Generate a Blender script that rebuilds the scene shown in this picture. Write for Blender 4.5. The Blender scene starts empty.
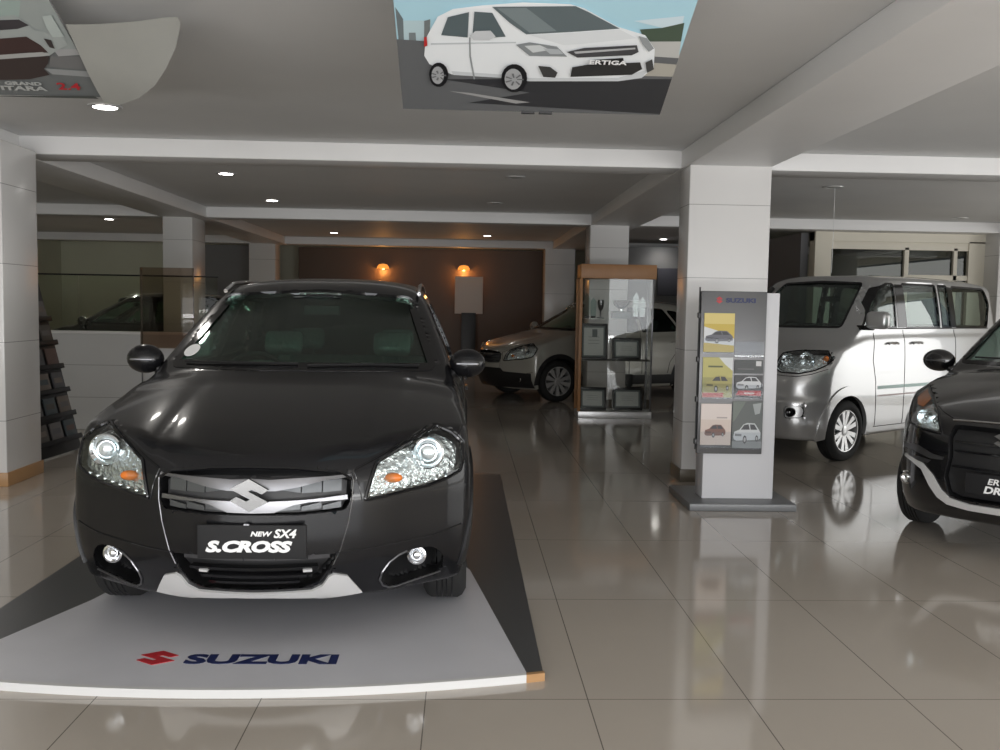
import bpy, bmesh, math, random
import numpy as np
from mathutils import Vector, Matrix
from mathutils.geometry import delaunay_2d_cdt
random.seed(4)
SC = bpy.context.scene
COL = SC.collection
R = math.radians
#LIB
# ---------------------------------------------------------------- shape functions (numpy)
def smax(a, b, k):
    h = np.clip(.5 + .5*(a-b)/k, 0, 1)
    return b + (a-b)*h + k*h*(1-h)
def smin(a, b, k): return -smax(-a, -b, k)
def itp(pts):
    xs = np.array([p[0] for p in pts], float); ys = np.array([p[1] for p in pts], float)
    n = len(xs); d = np.diff(ys)/np.diff(xs); m = np.zeros(n)
    m[1:-1] = (d[:-1]+d[1:])/2; m[0] = d[0]; m[-1] = d[-1]
    for i in range(1, n-1):
        if d[i-1]*d[i] <= 0: m[i] = 0
        else: m[i] = 2*d[i-1]*d[i]/(d[i-1]+d[i])          # monotone cubic
    def f(x):
        x = np.asarray(x, float)
        i = np.clip(np.searchsorted(xs, x)-1, 0, n-2)
        h = xs[i+1]-xs[i]; t = (x-xs[i])/h
        v = ((1+2*t)*(1-t)**2*ys[i] + t*(1-t)**2*h*m[i] + t*t*(3-2*t)*ys[i+1] + t*t*(t-1)*h*m[i+1])
        v = np.where(t < 0, ys[i]+m[i]*(x-xs[i]), v)
        return np.where(t > 1, ys[i+1]+m[i+1]*(x-xs[i+1]), v)
    return f
def sdpoly(px, py, poly):
    """signed distance to a 2-D polygon, negative inside"""
    px, py = np.broadcast_arrays(px, py)
    d = np.full(px.shape, 1e9); s = np.ones(px.shape)
    n = len(poly)
    for i in range(n):
        ax, ay = poly[i]; bx, by = poly[(i-1) % n]
        ex, ey = bx-ax, by-ay; wx, wy = px-ax, py-ay
        t = np.clip((wx*ex+wy*ey)/(ex*ex+ey*ey+1e-12), 0, 1)
        d = np.minimum(d, (wx-ex*t)**2+(wy-ey*t)**2)
        c1 = py >= ay; c2 = py < by; c3 = ex*wy > ey*wx
        s = np.where((c1 & c2 & c3) | (~c1 & ~c2 & ~c3), -s, s)
    return s*np.sqrt(d)
def roundpoly(poly, r=.03, n=4):
    out = []; m = len(poly)
    for i in range(m):
        p = np.array(poly[i], float); a = np.array(poly[i-1], float); b = np.array(poly[(i+1) % m], float)
        la, lb = np.linalg.norm(a-p), np.linalg.norm(b-p)
        rr = min(r, la*.45, lb*.45)
        A = p+(a-p)/la*rr; B = p+(b-p)/lb*rr
        for k in range(n+1):
            t = k/n; out.append(tuple(A*(1-t)**2+2*p*t*(1-t)+B*t*t))
    return out
#SCROSS
s_hood = itp([(0,.755),(.04,.79),(.12,.835),(.3,.90),(.6,.985),(.9,1.055),(1.15,1.105),(1.6,1.09),(2.6,1.08),(3.6,1.12),(4.1,1.12),(4.35,1.05)])
s_prof = itp([(.15,.11),(.24,.065),(.30,.035),(.38,.01),(.5,0),(.62,.0),(.72,.012),(.8,.05),(.9,.12),(1.1,.3)])
s_wy = itp([(0,.82),(.3,.885),(.6,.905),(1,.895),(2,.885),(3.2,.885),(3.8,.865),(4.1,.83),(4.3,.77)])
s_wz = itp([(.2,-.05),(.32,-.02),(.5,0),(.68,.0),(.8,-.012),(.93,-.025),(1.0,-.05),(1.1,-.085)])
s_roof = itp([(1.5,1.51),(1.9,1.572),(2.2,1.612),(2.7,1.63),(3.2,1.61),(3.7,1.55),(4.1,1.47)])
def sx_parts(x, y, z):
    u = np.abs(x)
    top = z-(s_hood(y)-.07*(u/.85)**3-.012*np.clip(1-np.abs(u-.45)/.12,0,1)**2*np.clip(1.2-y,0,1))
    front = s_prof(z)+.22*(np.minimum(u,.62)/.6)**2+.74*np.clip(u-.62, 0, 1)+.6*np.clip(u-.80,0,1)**1.5-y
    side = u-(s_wy(y)+s_wz(z))
    rear = y-(4.3-.25*(u/.85)**4-np.clip(z-.75,0,1)*.25)
    low = smax(smax(smax(top, front, .05), side, .045), rear, .1)
    low = smax(low, .200+.17*np.clip(.25-y,0,.2)-z, .02)
    ws = 1.06+(z-1.11)*(.86/.43)+.22*(u/.7)**2.2-y
    t = z-1.05
    gs = u-(.815-.30*t-.30*t*t)-.0*y+.05*np.clip(y-2.6,0,2)**1.5
    gr = z-(s_roof(y)-.06*(u/.6)**3)
    gb = y-(4.22-t*.85-.1*(u/.6)**2)
    gh = smax(smax(smax(ws*.45, gs, .04), gr, .05), gb*.75, .06)
    gh = np.maximum(gh, .8-z)
    return low, gh
def sx_base(x, y, z):
    low, gh = sx_parts(x, y, z)
    return smin(low, gh, .03)
def van_base(x, y, z):
    u = np.abs(x)
    top = z-(v_hood(y)-.05*(u/.8)**3)
    front = v_prof(z)+.06*(u/.6)**2+.24*np.clip((u-.5)/.33, 0, 2)**2.6-y
    side = u-(v_wy(y)+v_wz(z))
    rear = y-(4.14-.14*(u/.8)**4-np.clip(z-1.,0,1)*.12)
    low = smax(smax(smax(top, front, .05), side, .045), rear, .08)
    low = smax(low, .23-z, .03)
    t = z-1.29
    ws = .66+(z-1.22)*(.74/.56)+.10*(u/.7)**2.2-y
    gs = u-(.785-.10*t-.13*t*t)
    gr = z-(v_roof(y)-.05*(u/.65)**4)
    gb = y-(4.08-t*.16-.12*(u/.7)**3)
    gh = smax(smax(smax(ws*.6, gs, .05), gr, .06), gb, .07)
    gh = np.maximum(gh, .9-z)
    return smin(low, gh, .03)
v_hood = itp([(0,.90),(.05,.955),(.2,1.04),(.45,1.13),(.75,1.22),(1.1,1.285),(2,1.30),(4.2,1.30)])
v_prof = itp([(.2,.07),(.28,.03),(.42,0),(.6,.0),(.66,.03),(.8,.05),(.92,.09),(1.05,.2)])
v_wy = itp([(0,.76),(.3,.815),(.7,.835),(1.2,.828),(3.5,.828),(4.0,.81),(4.2,.78)])
v_wz = itp([(.2,-.03),(.4,-.004),(.6,0),(.9,-.004),(1.15,-.016),(1.35,-.05)])
v_roof = itp([(1.2,1.83),(1.6,1.885),(2.4,1.905),(3.4,1.895),(4.1,1.84)])
def mpv_base(x, y, z):
    u = np.abs(x)
    top = z-(m_hood(y)-.08*(u/.8)**3)
    front = m_prof(z)+.075*(u/.6)**2+.40*np.clip((u-.45)/.38, 0, 2)**2.6-y
    side = u-(m_wy(y)+m_wz(z))
    rear = y-(4.25-.2*(u/.8)**4-np.clip(z-.8,0,1)*.15)
    low = smax(smax(smax(top, front, .05), side, .045), rear, .08)
    low = smax(low, .19-z, .03)
    t = z-1.08
    ws = 1.02+(z-1.12)*(.92/.50)+.20*(u/.7)**2.2-y
    gs = u-(.79-.24*t-.24*t*t)
    gr = z-(m_roof(y)-.05*(u/.6)**3)
    gb = y-(4.15-t*.35-.1*(u/.6)**2)
    gh = smax(smax(smax(ws*.5, gs, .04), gr, .05), gb, .06)
    gh = np.maximum(gh, .8-z)
    return smin(low, gh, .03)
m_hood = itp([(0,.77),(.05,.82),(.15,.875),(.35,.95),(.7,1.04),(1.05,1.11),(1.6,1.09),(2.6,1.08),(4.3,1.12)])
m_prof = itp([(.15,.13),(.22,.07),(.30,.02),(.42,0),(.62,.0),(.74,.02),(.82,.06),(.92,.14),(1.1,.3)])
m_wy = itp([(0,.78),(.3,.83),(.6,.855),(1,.850),(3.4,.85),(4.0,.80),(4.3,.72)])
m_wz = itp([(.15,-.05),(.3,-.01),(.5,0),(.75,.0),(.9,-.02),(1.1,-.07)])
m_roof = itp([(1.5,1.58),(1.9,1.64),(2.3,1.675),(3.0,1.685),(3.7,1.65),(4.1,1.60)])
#END
# ---------------------------------------------------------------- materials
MATS = {}
def mat(name, col=(.5,.5,.5), rough=.5, metal=0., coat=0., emit=None, es=1., spec=.5, noise=None, bump=None, alpha=None):
    if name in MATS: return MATS[name]
    m = bpy.data.materials.new(name); m.use_nodes = True; nt = m.node_tree; b = nt.nodes['Principled BSDF']
    b.inputs['Base Color'].default_value = (*col, 1); b.inputs['Roughness'].default_value = rough
    b.inputs['Metallic'].default_value = metal; b.inputs['Coat Weight'].default_value = coat
    b.inputs['Coat Roughness'].default_value = .03 if coat >= 1 else .06; b.inputs['Specular IOR Level'].default_value = spec
    if emit: b.inputs['Emission Color'].default_value = (*emit, 1); b.inputs['Emission Strength'].default_value = es
    if noise:                                    # (scale, amount): mottled tone of the thing itself
        tc = nt.nodes.new('ShaderNodeTexCoord'); n = nt.nodes.new('ShaderNodeTexNoise'); n.inputs['Scale'].default_value = noise[0]; n.inputs['Detail'].default_value = 4
        nt.links.new(tc.outputs['Object'], n.inputs['Vector'])
        mx = nt.nodes.new('ShaderNodeMix'); mx.data_type = 'RGBA'
        mx.inputs[6].default_value = (*[c*(1-noise[1]) for c in col], 1); mx.inputs[7].default_value = (*[min(1, c*(1+noise[1])) for c in col], 1)
        nt.links.new(n.outputs['Fac'], mx.inputs[0]); nt.links.new(mx.outputs[2], b.inputs['Base Color'])
    if bump:
        tc = nt.nodes.new('ShaderNodeTexCoord'); n = nt.nodes.new('ShaderNodeTexNoise'); n.inputs['Scale'].default_value = bump[0]
        nt.links.new(tc.outputs['Object'], n.inputs['Vector'])
        bp = nt.nodes.new('ShaderNodeBump'); bp.inputs['Strength'].default_value = bump[1]; bp.inputs['Distance'].default_value = .02
        nt.links.new(n.outputs['Fac'], bp.inputs['Height']); nt.links.new(bp.outputs['Normal'], b.inputs['Normal'])
    MATS[name] = m; return m
def glass_mat(name, tint=(.8,.85,.83), ior=1.45, rough=0.):
    if name in MATS: return MATS[name]
    m = bpy.data.materials.new(name); m.use_nodes = True; nt = m.node_tree
    for n in list(nt.nodes): nt.nodes.remove(n)
    o = nt.nodes.new('ShaderNodeOutputMaterial'); mx = nt.nodes.new('ShaderNodeMixShader'); t = nt.nodes.new('ShaderNodeBsdfTransparent')
    g = nt.nodes.new('ShaderNodeBsdfGlossy'); fr = nt.nodes.new('ShaderNodeFresnel'); ge = nt.nodes.new('ShaderNodeNewGeometry'); mr = nt.nodes.new('ShaderNodeMapRange')      # the same reflectance on both faces of the pane
    mr.inputs[3].default_value = ior; mr.inputs[4].default_value = 1/ior; nt.links.new(ge.outputs['Backfacing'], mr.inputs[0]); nt.links.new(mr.outputs[0], fr.inputs['IOR'])
    t.inputs['Color'].default_value = (*tint, 1); g.inputs['Roughness'].default_value = rough; g.inputs['Color'].default_value = (1,1,1,1)
    nt.links.new(fr.outputs[0], mx.inputs[0]); nt.links.new(t.outputs[0], mx.inputs[1]); nt.links.new(g.outputs[0], mx.inputs[2]); nt.links.new(mx.outputs[0], o.inputs[0])
    MATS[name] = m; return m
# ---------------------------------------------------------------- mesh helpers
def mk(name, verts, faces, mats, parent=None, fm=None, smooth=None, loc=None):
    me = bpy.data.meshes.new(name); me.from_pydata([tuple(v) for v in verts], [], [tuple(f) for f in faces])
    if not isinstance(mats, (list, tuple)): mats = [mats]
    for m in mats: me.materials.append(m)
    if fm is not None: me.polygons.foreach_set('material_index', np.asarray(fm, dtype=np.int32))
    if smooth:
        me.polygons.foreach_set('use_smooth', [True]*len(me.polygons)); me.set_sharp_from_angle(angle=R(smooth))
    me.update()
    o = bpy.data.objects.new(name, me); COL.objects.link(o)
    if parent is not None: o.parent = parent
    if loc is not None: o.location = loc
    return o
class MB:
    """collects shapes into ONE mesh"""
    def __init__(s): s.v = []; s.f = []; s.m = []
    def add(s, vs, fs, mi=0, M=None):
        n = len(s.v)
        s.v += [tuple(M @ Vector(v)) if M is not None else tuple(v) for v in vs]
        s.f += [tuple(i+n for i in f) for f in fs]; s.m += [mi]*len(fs); return s
    def box(s, a, b, mi=0, bev=0., M=None):
        x0,y0,z0 = [min(p,q) for p,q in zip(a,b)]; x1,y1,z1 = [max(p,q) for p,q in zip(a,b)]
        if bev <= 0:
            v = [(x0,y0,z0),(x1,y0,z0),(x1,y1,z0),(x0,y1,z0),(x0,y0,z1),(x1,y0,z1),(x1,y1,z1),(x0,y1,z1)]
            return s.add(v, [(0,3,2,1),(4,5,6,7),(0,1,5,4),(1,2,6,5),(2,3,7,6),(3,0,4,7)], mi, M)
        bm = bmesh.new(); bmesh.ops.create_cube(bm, size=1)
        for v in bm.verts: v.co = Vector(((x0+x1)/2+v.co.x*(x1-x0), (y0+y1)/2+v.co.y*(y1-y0), (z0+z1)/2+v.co.z*(z1-z0)))
        bmesh.ops.bevel(bm, geom=bm.edges[:], offset=bev, segments=3, profile=.5, affect='EDGES')
        bm.verts.index_update(); s.add([v.co[:] for v in bm.verts], [[v.index for v in f.verts] for f in bm.faces], mi, M); bm.free(); return s
    def prism(s, poly, t0, t1, axis='y', mi=0, M=None):
        """2-D polygon pushed from t0 to t1 along an axis; poly coords: y:(x,z) x:(y,z) z:(x,y)"""
        P = {'y': lambda a,b,t: (a,t,b), 'x': lambda a,b,t: (t,a,b), 'z': lambda a,b,t: (a,b,t)}[axis]
        r = delaunay_2d_cdt([Vector(p) for p in poly], [], [list(range(len(poly)))], 1, 1e-6)
        vv = r[0]; n = len(vv); vs = [P(v[0], v[1], t0) for v in vv]+[P(v[0], v[1], t1) for v in vv]
        fs = [tuple(f) for f in r[2]]+[tuple(i+n for i in reversed(f)) for f in r[2]]
        cnt = {}
        for f in r[2]:
            for i in range(len(f)):
                a, b = f[i], f[(i+1) % len(f)]; cnt[(a,b)] = 1
        for (a,b) in list(cnt):
            if (b,a) not in cnt: fs.append((b,a,a+n,b+n))
        return s.add(vs, fs, mi, M)
    def tube(s, pts, r, seg=8, mi=0, closed=False, M=None, flat=1.):
        P = [Vector(p) for p in pts]; n = len(P); rs = r if isinstance(r, (list, tuple)) else [r]*n; vs = []; fs = []
        N = None
        for i in range(n):
            if closed: t = P[(i+1) % n]-P[i-1]
            else: t = P[min(i+1, n-1)]-P[max(i-1, 0)]
            t = t.normalized() if t.length > 1e-9 else Vector((0,0,1))
            if N is None: N = t.cross(Vector((0,0,1)) if abs(t.z) < .9 else Vector((1,0,0))).normalized()
            N = (N-t*N.dot(t)).normalized(); B = t.cross(N)
            for k in range(seg):
                a = 2*math.pi*k/seg; vs.append(P[i]+N*math.cos(a)*rs[i]+B*math.sin(a)*rs[i]*flat)
        m = n if closed else n-1
        for i in range(m):
            for k in range(seg):
                a = i*seg+k; b = i*seg+(k+1) % seg; c = ((i+1) % n)*seg+(k+1) % seg; d = ((i+1) % n)*seg+k; fs.append((a,b,c,d))
        if not closed: fs.append(tuple(reversed(range(seg)))); fs.append(tuple((n-1)*seg+k for k in range(seg)))
        return s.add(vs, fs, mi, M)
    def lathe(s, prof, seg=32, mi=0, M=None, caps=True):
        """profile of (radius, height) about z"""
        vs = []; fs = []; n = len(prof)
        for k in range(seg):
            a = 2*math.pi*k/seg
            for (r_, h) in prof: vs.append((r_*math.cos(a), r_*math.sin(a), h))
        for k in range(seg):
            for i in range(n-1):
                a = k*n+i; b = ((k+1) % seg)*n+i; fs.append((a,b,b+1,a+1))
        if caps:
            if prof[0][0] > 1e-4: fs.append(tuple(k*n for k in reversed(range(seg))))
            if prof[-1][0] > 1e-4: fs.append(tuple(k*n+n-1 for k in range(seg)))
        return s.add(vs, fs, mi, M)
    def ball(s, c, r, mi=0, seg=16, M=None):
        rx,ry,rz = r if isinstance(r, (tuple, list)) else (r,r,r); vs = [(c[0],c[1],c[2]+rz)]; fs = []; rn = seg//2
        for i in range(1, rn):
            a = math.pi*i/rn
            for k in range(seg):
                b = 2*math.pi*k/seg; vs.append((c[0]+rx*math.sin(a)*math.cos(b), c[1]+ry*math.sin(a)*math.sin(b), c[2]+rz*math.cos(a)))
        vs.append((c[0],c[1],c[2]-rz)); L = len(vs)-1
        for k in range(seg): fs.append((0, 1+k, 1+(k+1) % seg)); fs.append((L, L-seg+(k+1) % seg, L-seg+k))
        for i in range(rn-2):
            for k in range(seg):
                a = 1+i*seg+k; b = 1+i*seg+(k+1) % seg; fs.append((a, a+seg, b+seg, b))
        return s.add(vs, fs, mi, M)
    def obj(s, name, mats, parent=None, smooth=35, loc=None): return mk(name, s.v, s.f, mats, parent, s.m, smooth, loc)
def tag(o, label, cat, group=None, kind=None):
    o['label'] = label; o['category'] = cat
    if group: o['group'] = group
    if kind: o['kind'] = kind
    return o
def struct(o): o['kind'] = 'structure'; return o
def thing(name, label, cat, loc=(0,0,0), rz=0, group=None):
    o = bpy.data.objects.new(name, None); COL.objects.link(o); o.empty_display_size = .1
    o.location = loc; o.rotation_euler = (0,0,rz); return tag(o, label, cat, group)
KIDS = {}
def tree_copy(o, parent=None, remap=None):
    c = o.copy(); COL.objects.link(c)
    if parent is not None: c.parent = parent
    if remap and c.type == 'MESH' and any(s.material and s.material.name in remap for s in o.material_slots):
        c.data = o.data.copy()
        for i, m in enumerate(c.data.materials):
            if m.name in remap: c.data.materials[i] = remap[m.name]
    for ch in [k for k in list(COL.objects) if k.parent == o]: tree_copy(ch, c, remap)
    return c
# ---------------------------------------------------------------- surface nets: a closed mesh of f<0, mirrored about x=0
def surfnet(f, base, cuts, h, L, Hh=1.95, W=1.0, hx=None, front=None):
    hx = hx or h
    xs = (np.arange(int(W/hx)+2)-.5)*hx
    y = [-.12]
    while y[-1] < L+.12: y.append(y[-1]+((front or h) if y[-1] < .9 else h))
    ys = np.array(y); zs = np.arange(.12, Hh, hx)
    F = f(xs[:,None,None], ys[None,:,None], zs[None,None,:]); F = np.broadcast_to(F, (len(xs),len(ys),len(zs)))
    inside = F < 0
    nx,ny,nz = F.shape
    S = np.zeros((nx-1,ny-1,nz-1,3)); Cn = np.zeros((nx-1,ny-1,nz-1))
    G = [xs,ys,zs]
    for ax in range(3):
        o = [a for a in range(3) if a != ax]
        for da in (0,1):
            for db in (0,1):
                s0 = [None]*3; s1 = [None]*3
                s0[ax] = slice(0, F.shape[ax]-1); s1[ax] = slice(1, F.shape[ax])
                for q, dd in zip(o, (da,db)):
                    s0[q] = slice(dd, F.shape[q]-1+dd); s1[q] = slice(dd, F.shape[q]-1+dd)
                a = F[tuple(s0)]; b = F[tuple(s1)]; m = (a < 0) != (b < 0)
                t = np.where(m, a/np.where(m, a-b, 1), 0)
                for c in range(3):
                    g = G[c]; sh = [1,1,1]; sh[c] = -1
                    if c == ax:
                        v = g[:-1].reshape(sh)+t*(g[1:]-g[:-1]).reshape(sh)
                    else:
                        dd = da if c == o[0] else db
                        v = np.broadcast_to(g[dd:len(g)-1+dd].reshape(sh), a.shape)
                    S[...,c] += np.where(m, v, 0)
                Cn += m
    act = Cn > 0; idx = -np.ones(act.shape, int); idx[act] = np.arange(act.sum())
    V = S[act]/Cn[act][:,None]; cell = np.argwhere(act)
    V[cell[:,0] == 0, 0] = 0
    Q = []
    for ax in range(3):
        o = [a for a in range(3) if a != ax]
        s0 = [slice(1,-1)]*3; s1 = [slice(1,-1)]*3
        s0[ax] = slice(0,-1); s1[ax] = slice(1,None)
        a = inside[tuple(s0)]; b = inside[tuple(s1)]; e = np.argwhere(a != b)
        off = np.array([1,1,1]); off[ax] = 0; e = e+off         # grid index of lower end
        sgn = inside[e[:,0],e[:,1],e[:,2]]
        def cid(d1, d2):
            c = e.copy(); c[:,o[0]] -= d1; c[:,o[1]] -= d2; return idx[c[:,0],c[:,1],c[:,2]]
        q = np.stack([cid(1,1),cid(0,1),cid(0,0),cid(1,0)], 1)
        flip = sgn if ax != 1 else ~sgn
        q[~flip] = q[~flip][:,::-1]
        Q.append(q)
    Q = np.concatenate(Q); Q = Q[(Q >= 0).all(1)]
    def grad(fn, P, e=.002):
        g = np.zeros_like(P); v = fn(P[:,0],P[:,1],P[:,2])
        for c in range(3):
            D = np.zeros(3); D[c] = e
            A = P+D; B = P-D; g[:,c] = (fn(A[:,0],A[:,1],A[:,2])-fn(B[:,0],B[:,1],B[:,2]))/(2*e)
        return v, g
    def step(fn, P, mx):
        v, g = grad(fn, P); n2 = (g*g).sum(1)+1e-6; d = -v[:,None]*g/n2[:,None]
        l = np.linalg.norm(d, axis=1); k = np.minimum(1, mx/np.maximum(l, 1e-9)); return P+d*k[:,None]
    P0 = V.copy()
    for _ in range(3): V = step(f, V, h*.35)
    # snap to the sharp edges where a cut meets the skin
    for c in cuts:
        v, g = grad(base, V); w, g2 = grad(c, V)
        near = (np.abs(v)/np.maximum(np.linalg.norm(g,axis=1),.3) < .62*h) & (np.abs(w)/np.maximum(np.linalg.norm(g2,axis=1),.3) < .62*h)
        ii = np.where(near)[0]
        if not len(ii): continue
        P = V[ii].copy()
        for _ in range(5): P = step(base, P, h*.5); P = step(c, P, h*.5)
        ok = np.linalg.norm(P-P0[ii], axis=1) < 1.5*h
        V[ii[ok]] = P[ok]
    V[cell[:,0] == 0, 0] = 0; V[:,0] = np.maximum(V[:,0], 0)
    n = len(V); mid = V[:,0] == 0
    mi = np.where(mid, np.arange(n), 0); other = np.where(~mid)[0]; mi[other] = n+np.arange(len(other))
    VV = np.concatenate([V, V[other]*np.array([-1,1,1])]); QQ = np.concatenate([Q, mi[Q][:,::-1]])
    return VV, QQ
# ---------------------------------------------------------------- patches that follow the skin
def ray_front(base, x, z, y0=-.15, y1=1.9):
    t = np.arange(y0, y1, .006); v = base(np.asarray(x)[:,None], t[None,:], np.asarray(z)[:,None]); i = np.clip(np.argmax(v < 0, 1), 1, len(t)-1)
    none = ~(v < 0).any(1); r_ = np.arange(len(i)); a = v[r_,i-1]; b = v[r_,i]; y = t[i-1]+(t[i]-t[i-1])*a/(a-b+1e-12); return np.where(none, np.nan, y)
def ray_side(base, y, z, s=1):
    t = np.arange(1.1, .2, -.006); v = base(t[None,:], np.asarray(y)[:,None], np.asarray(z)[:,None]); i = np.clip(np.argmax(v < 0, 1), 1, len(t)-1)
    none = ~(v < 0).any(1); r_ = np.arange(len(i)); a = v[r_,i-1]; b = v[r_,i]; x = t[i-1]+(t[i]-t[i-1])*a/(a-b+1e-12); return np.where(none, np.nan, x)
def ray_top(base, x, y):
    t = np.arange(2.0, .3, -.006); v = base(np.asarray(x)[:,None], np.asarray(y)[:,None], t[None,:]); i = np.clip(np.argmax(v < 0, 1), 1, len(t)-1)
    r_ = np.arange(len(i)); a = v[r_,i-1]; b = v[r_,i]; return t[i-1]+(t[i]-t[i-1])*a/(a-b+1e-12)
def normals(base, P):
    g = np.zeros_like(P); e = .004
    for c in range(3):
        D = np.zeros(3); D[c] = e; A = P+D; B = P-D; g[:,c] = base(A[:,0],A[:,1],A[:,2])-base(B[:,0],B[:,1],B[:,2])
    return g/np.maximum(np.linalg.norm(g, axis=1)[:,None], 1e-9)
def lift(base, mode, a, b, s=1):
    a = np.asarray(a, float); b = np.asarray(b, float)
    if mode == 'front': y = ray_front(base, a, b); y = np.where(np.isnan(y), np.nanmax(y) if np.isfinite(y).any() else 0, y); P = np.stack([a,y,b], 1)
    elif mode == 'side': x = ray_side(base, a, b); x = np.where(np.isnan(x), .6, x); P = np.stack([x,a,b], 1)
    else: P = np.stack([a,b,ray_top(base, a, b)], 1)
    return P
def dens(poly, st, closed=True):
    out = []; n = len(poly)
    for i in range(n if closed else n-1):
        a = np.array(poly[i]); b = np.array(poly[(i+1) % n]); k = max(1, int(np.linalg.norm(b-a)/st))
        for j in range(k): out.append(tuple(a+(b-a)*j/k))
    if not closed: out.append(tuple(poly[-1]))
    return out
def patch(mb, base, mode, poly, off=.002, thick=.004, s=1, mi=0, hole=None, st=.03):
    """a sheet that follows the skin inside a 2-D outline; s=-1 mirrors to the car's other side"""
    P = dens(poly, st*.6); pts = list(P); loops = [list(range(len(P)))]
    if hole:
        Hn = dens(hole, st*.6); loops.append([len(pts)+i for i in range(len(Hn))]); pts += Hn
    A = np.array(pts); x0,y0 = A.min(0); x1,y1 = A.max(0)
    gx, gy = np.meshgrid(np.arange(x0+st/2, x1, st), np.arange(y0+st/2, y1, st)); gx = gx.ravel(); gy = gy.ravel()
    k = sdpoly(gx, gy, P) < -st*.35
    if hole: k &= sdpoly(gx, gy, Hn) > st*.35
    pts += list(zip(gx[k], gy[k]))
    edges = [(l[i], l[(i+1) % len(l)]) for l in loops for i in range(len(l))]
    r = delaunay_2d_cdt([Vector(p) for p in pts], edges, [], 0, 1e-6)
    V2 = np.array([v[:] for v in r[0]]); T = np.array([f for f in r[2] if len(f) == 3])
    cen = V2[T].mean(1); ins = sdpoly(cen[:,0], cen[:,1], P) < 0
    if hole: ins &= sdpoly(cen[:,0], cen[:,1], Hn) > 0
    T = T[ins]
    B = lift(base, mode, V2[:,0], V2[:,1]); N = normals(base, B)
    O = B+N*(off); I = B+N*(off-thick)
    # orientation: outward
    t0 = T[:min(len(T), 40)]; nn = np.cross(O[t0[:,1]]-O[t0[:,0]], O[t0[:,2]]-O[t0[:,0]]); 
    if (nn*N[t0[:,0]]).sum() < 0: T = T[:,::-1]
    n = len(O); fs = [tuple(t) for t in T]+[tuple(t[::-1]+n) for t in T]
    es = {(t[i], t[(i+1) % 3]) for t in T.tolist() for i in range(3)}
    for (a,b) in es:
        if (b,a) not in es: fs.append((b,a,a+n,b+n))
    VV = np.concatenate([O,I])
    if s < 0: VV = VV*np.array([-1,1,1]); fs = [tuple(reversed(f)) for f in fs]
    mb.add(VV.tolist(), fs, mi); return mb
def line(mb, base, mode, pts, r=.004, off=.001, s=1, mi=0, st=.007, closed=False, flat=1.):
    D = dens(pts, st, closed); A = np.array(D); B = lift(base, mode, A[:,0], A[:,1]); B = B+normals(base, B)*off
    if s < 0: B = B*np.array([-1,1,1])
    return mb.tube(B.tolist(), r, 6, mi, closed, flat=flat)
def offset_poly(poly, d):
    P = np.array(poly); n = len(P); area = sum(P[i][0]*P[(i+1)%n][1]-P[(i+1)%n][0]*P[i][1] for i in range(n)); sg = 1 if area > 0 else -1; out = []
    for i in range(n):
        a = P[i]-P[i-1]; b = P[(i+1) % n]-P[i]; a = a/(np.linalg.norm(a)+1e-9); b = b/(np.linalg.norm(b)+1e-9)
        na = np.array([a[1],-a[0]])*sg; nb = np.array([b[1],-b[0]])*sg; m = na+nb; m = m/max(np.linalg.norm(m), .5)
        out.append(tuple(P[i]+m*d))
    return out
def text_mesh(txt, size, extr=.002, shear=0., bold=0., xs=1., align='CENTER'):
    c = bpy.data.curves.new('lettering', 'FONT'); c.body = txt; c.size = size; c.extrude = extr; c.shear = shear; c.offset = bold; c.align_x = align; c.align_y = 'CENTER'; c.resolution_u = 3
    o = bpy.data.objects.new('lettering', c); COL.objects.link(o); dg = bpy.context.evaluated_depsgraph_get(); dg.update()
    me = bpy.data.meshes.new_from_object(o.evaluated_get(dg)); bpy.data.objects.remove(o)
    vs = [(v.co.x*xs, v.co.y, v.co.z) for v in me.vertices]; fs = [tuple(p.vertices) for p in me.polygons]; bpy.data.meshes.remove(me); return vs, fs
S_POLY = [(0,.5),(.5,.17),(.33,.04),(.07,.18),(-.02,.12),(.5,-.2),(0,-.5),(-.5,-.17),(-.33,-.04),(-.07,-.18),(.02,-.12),(-.5,.2)]
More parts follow.
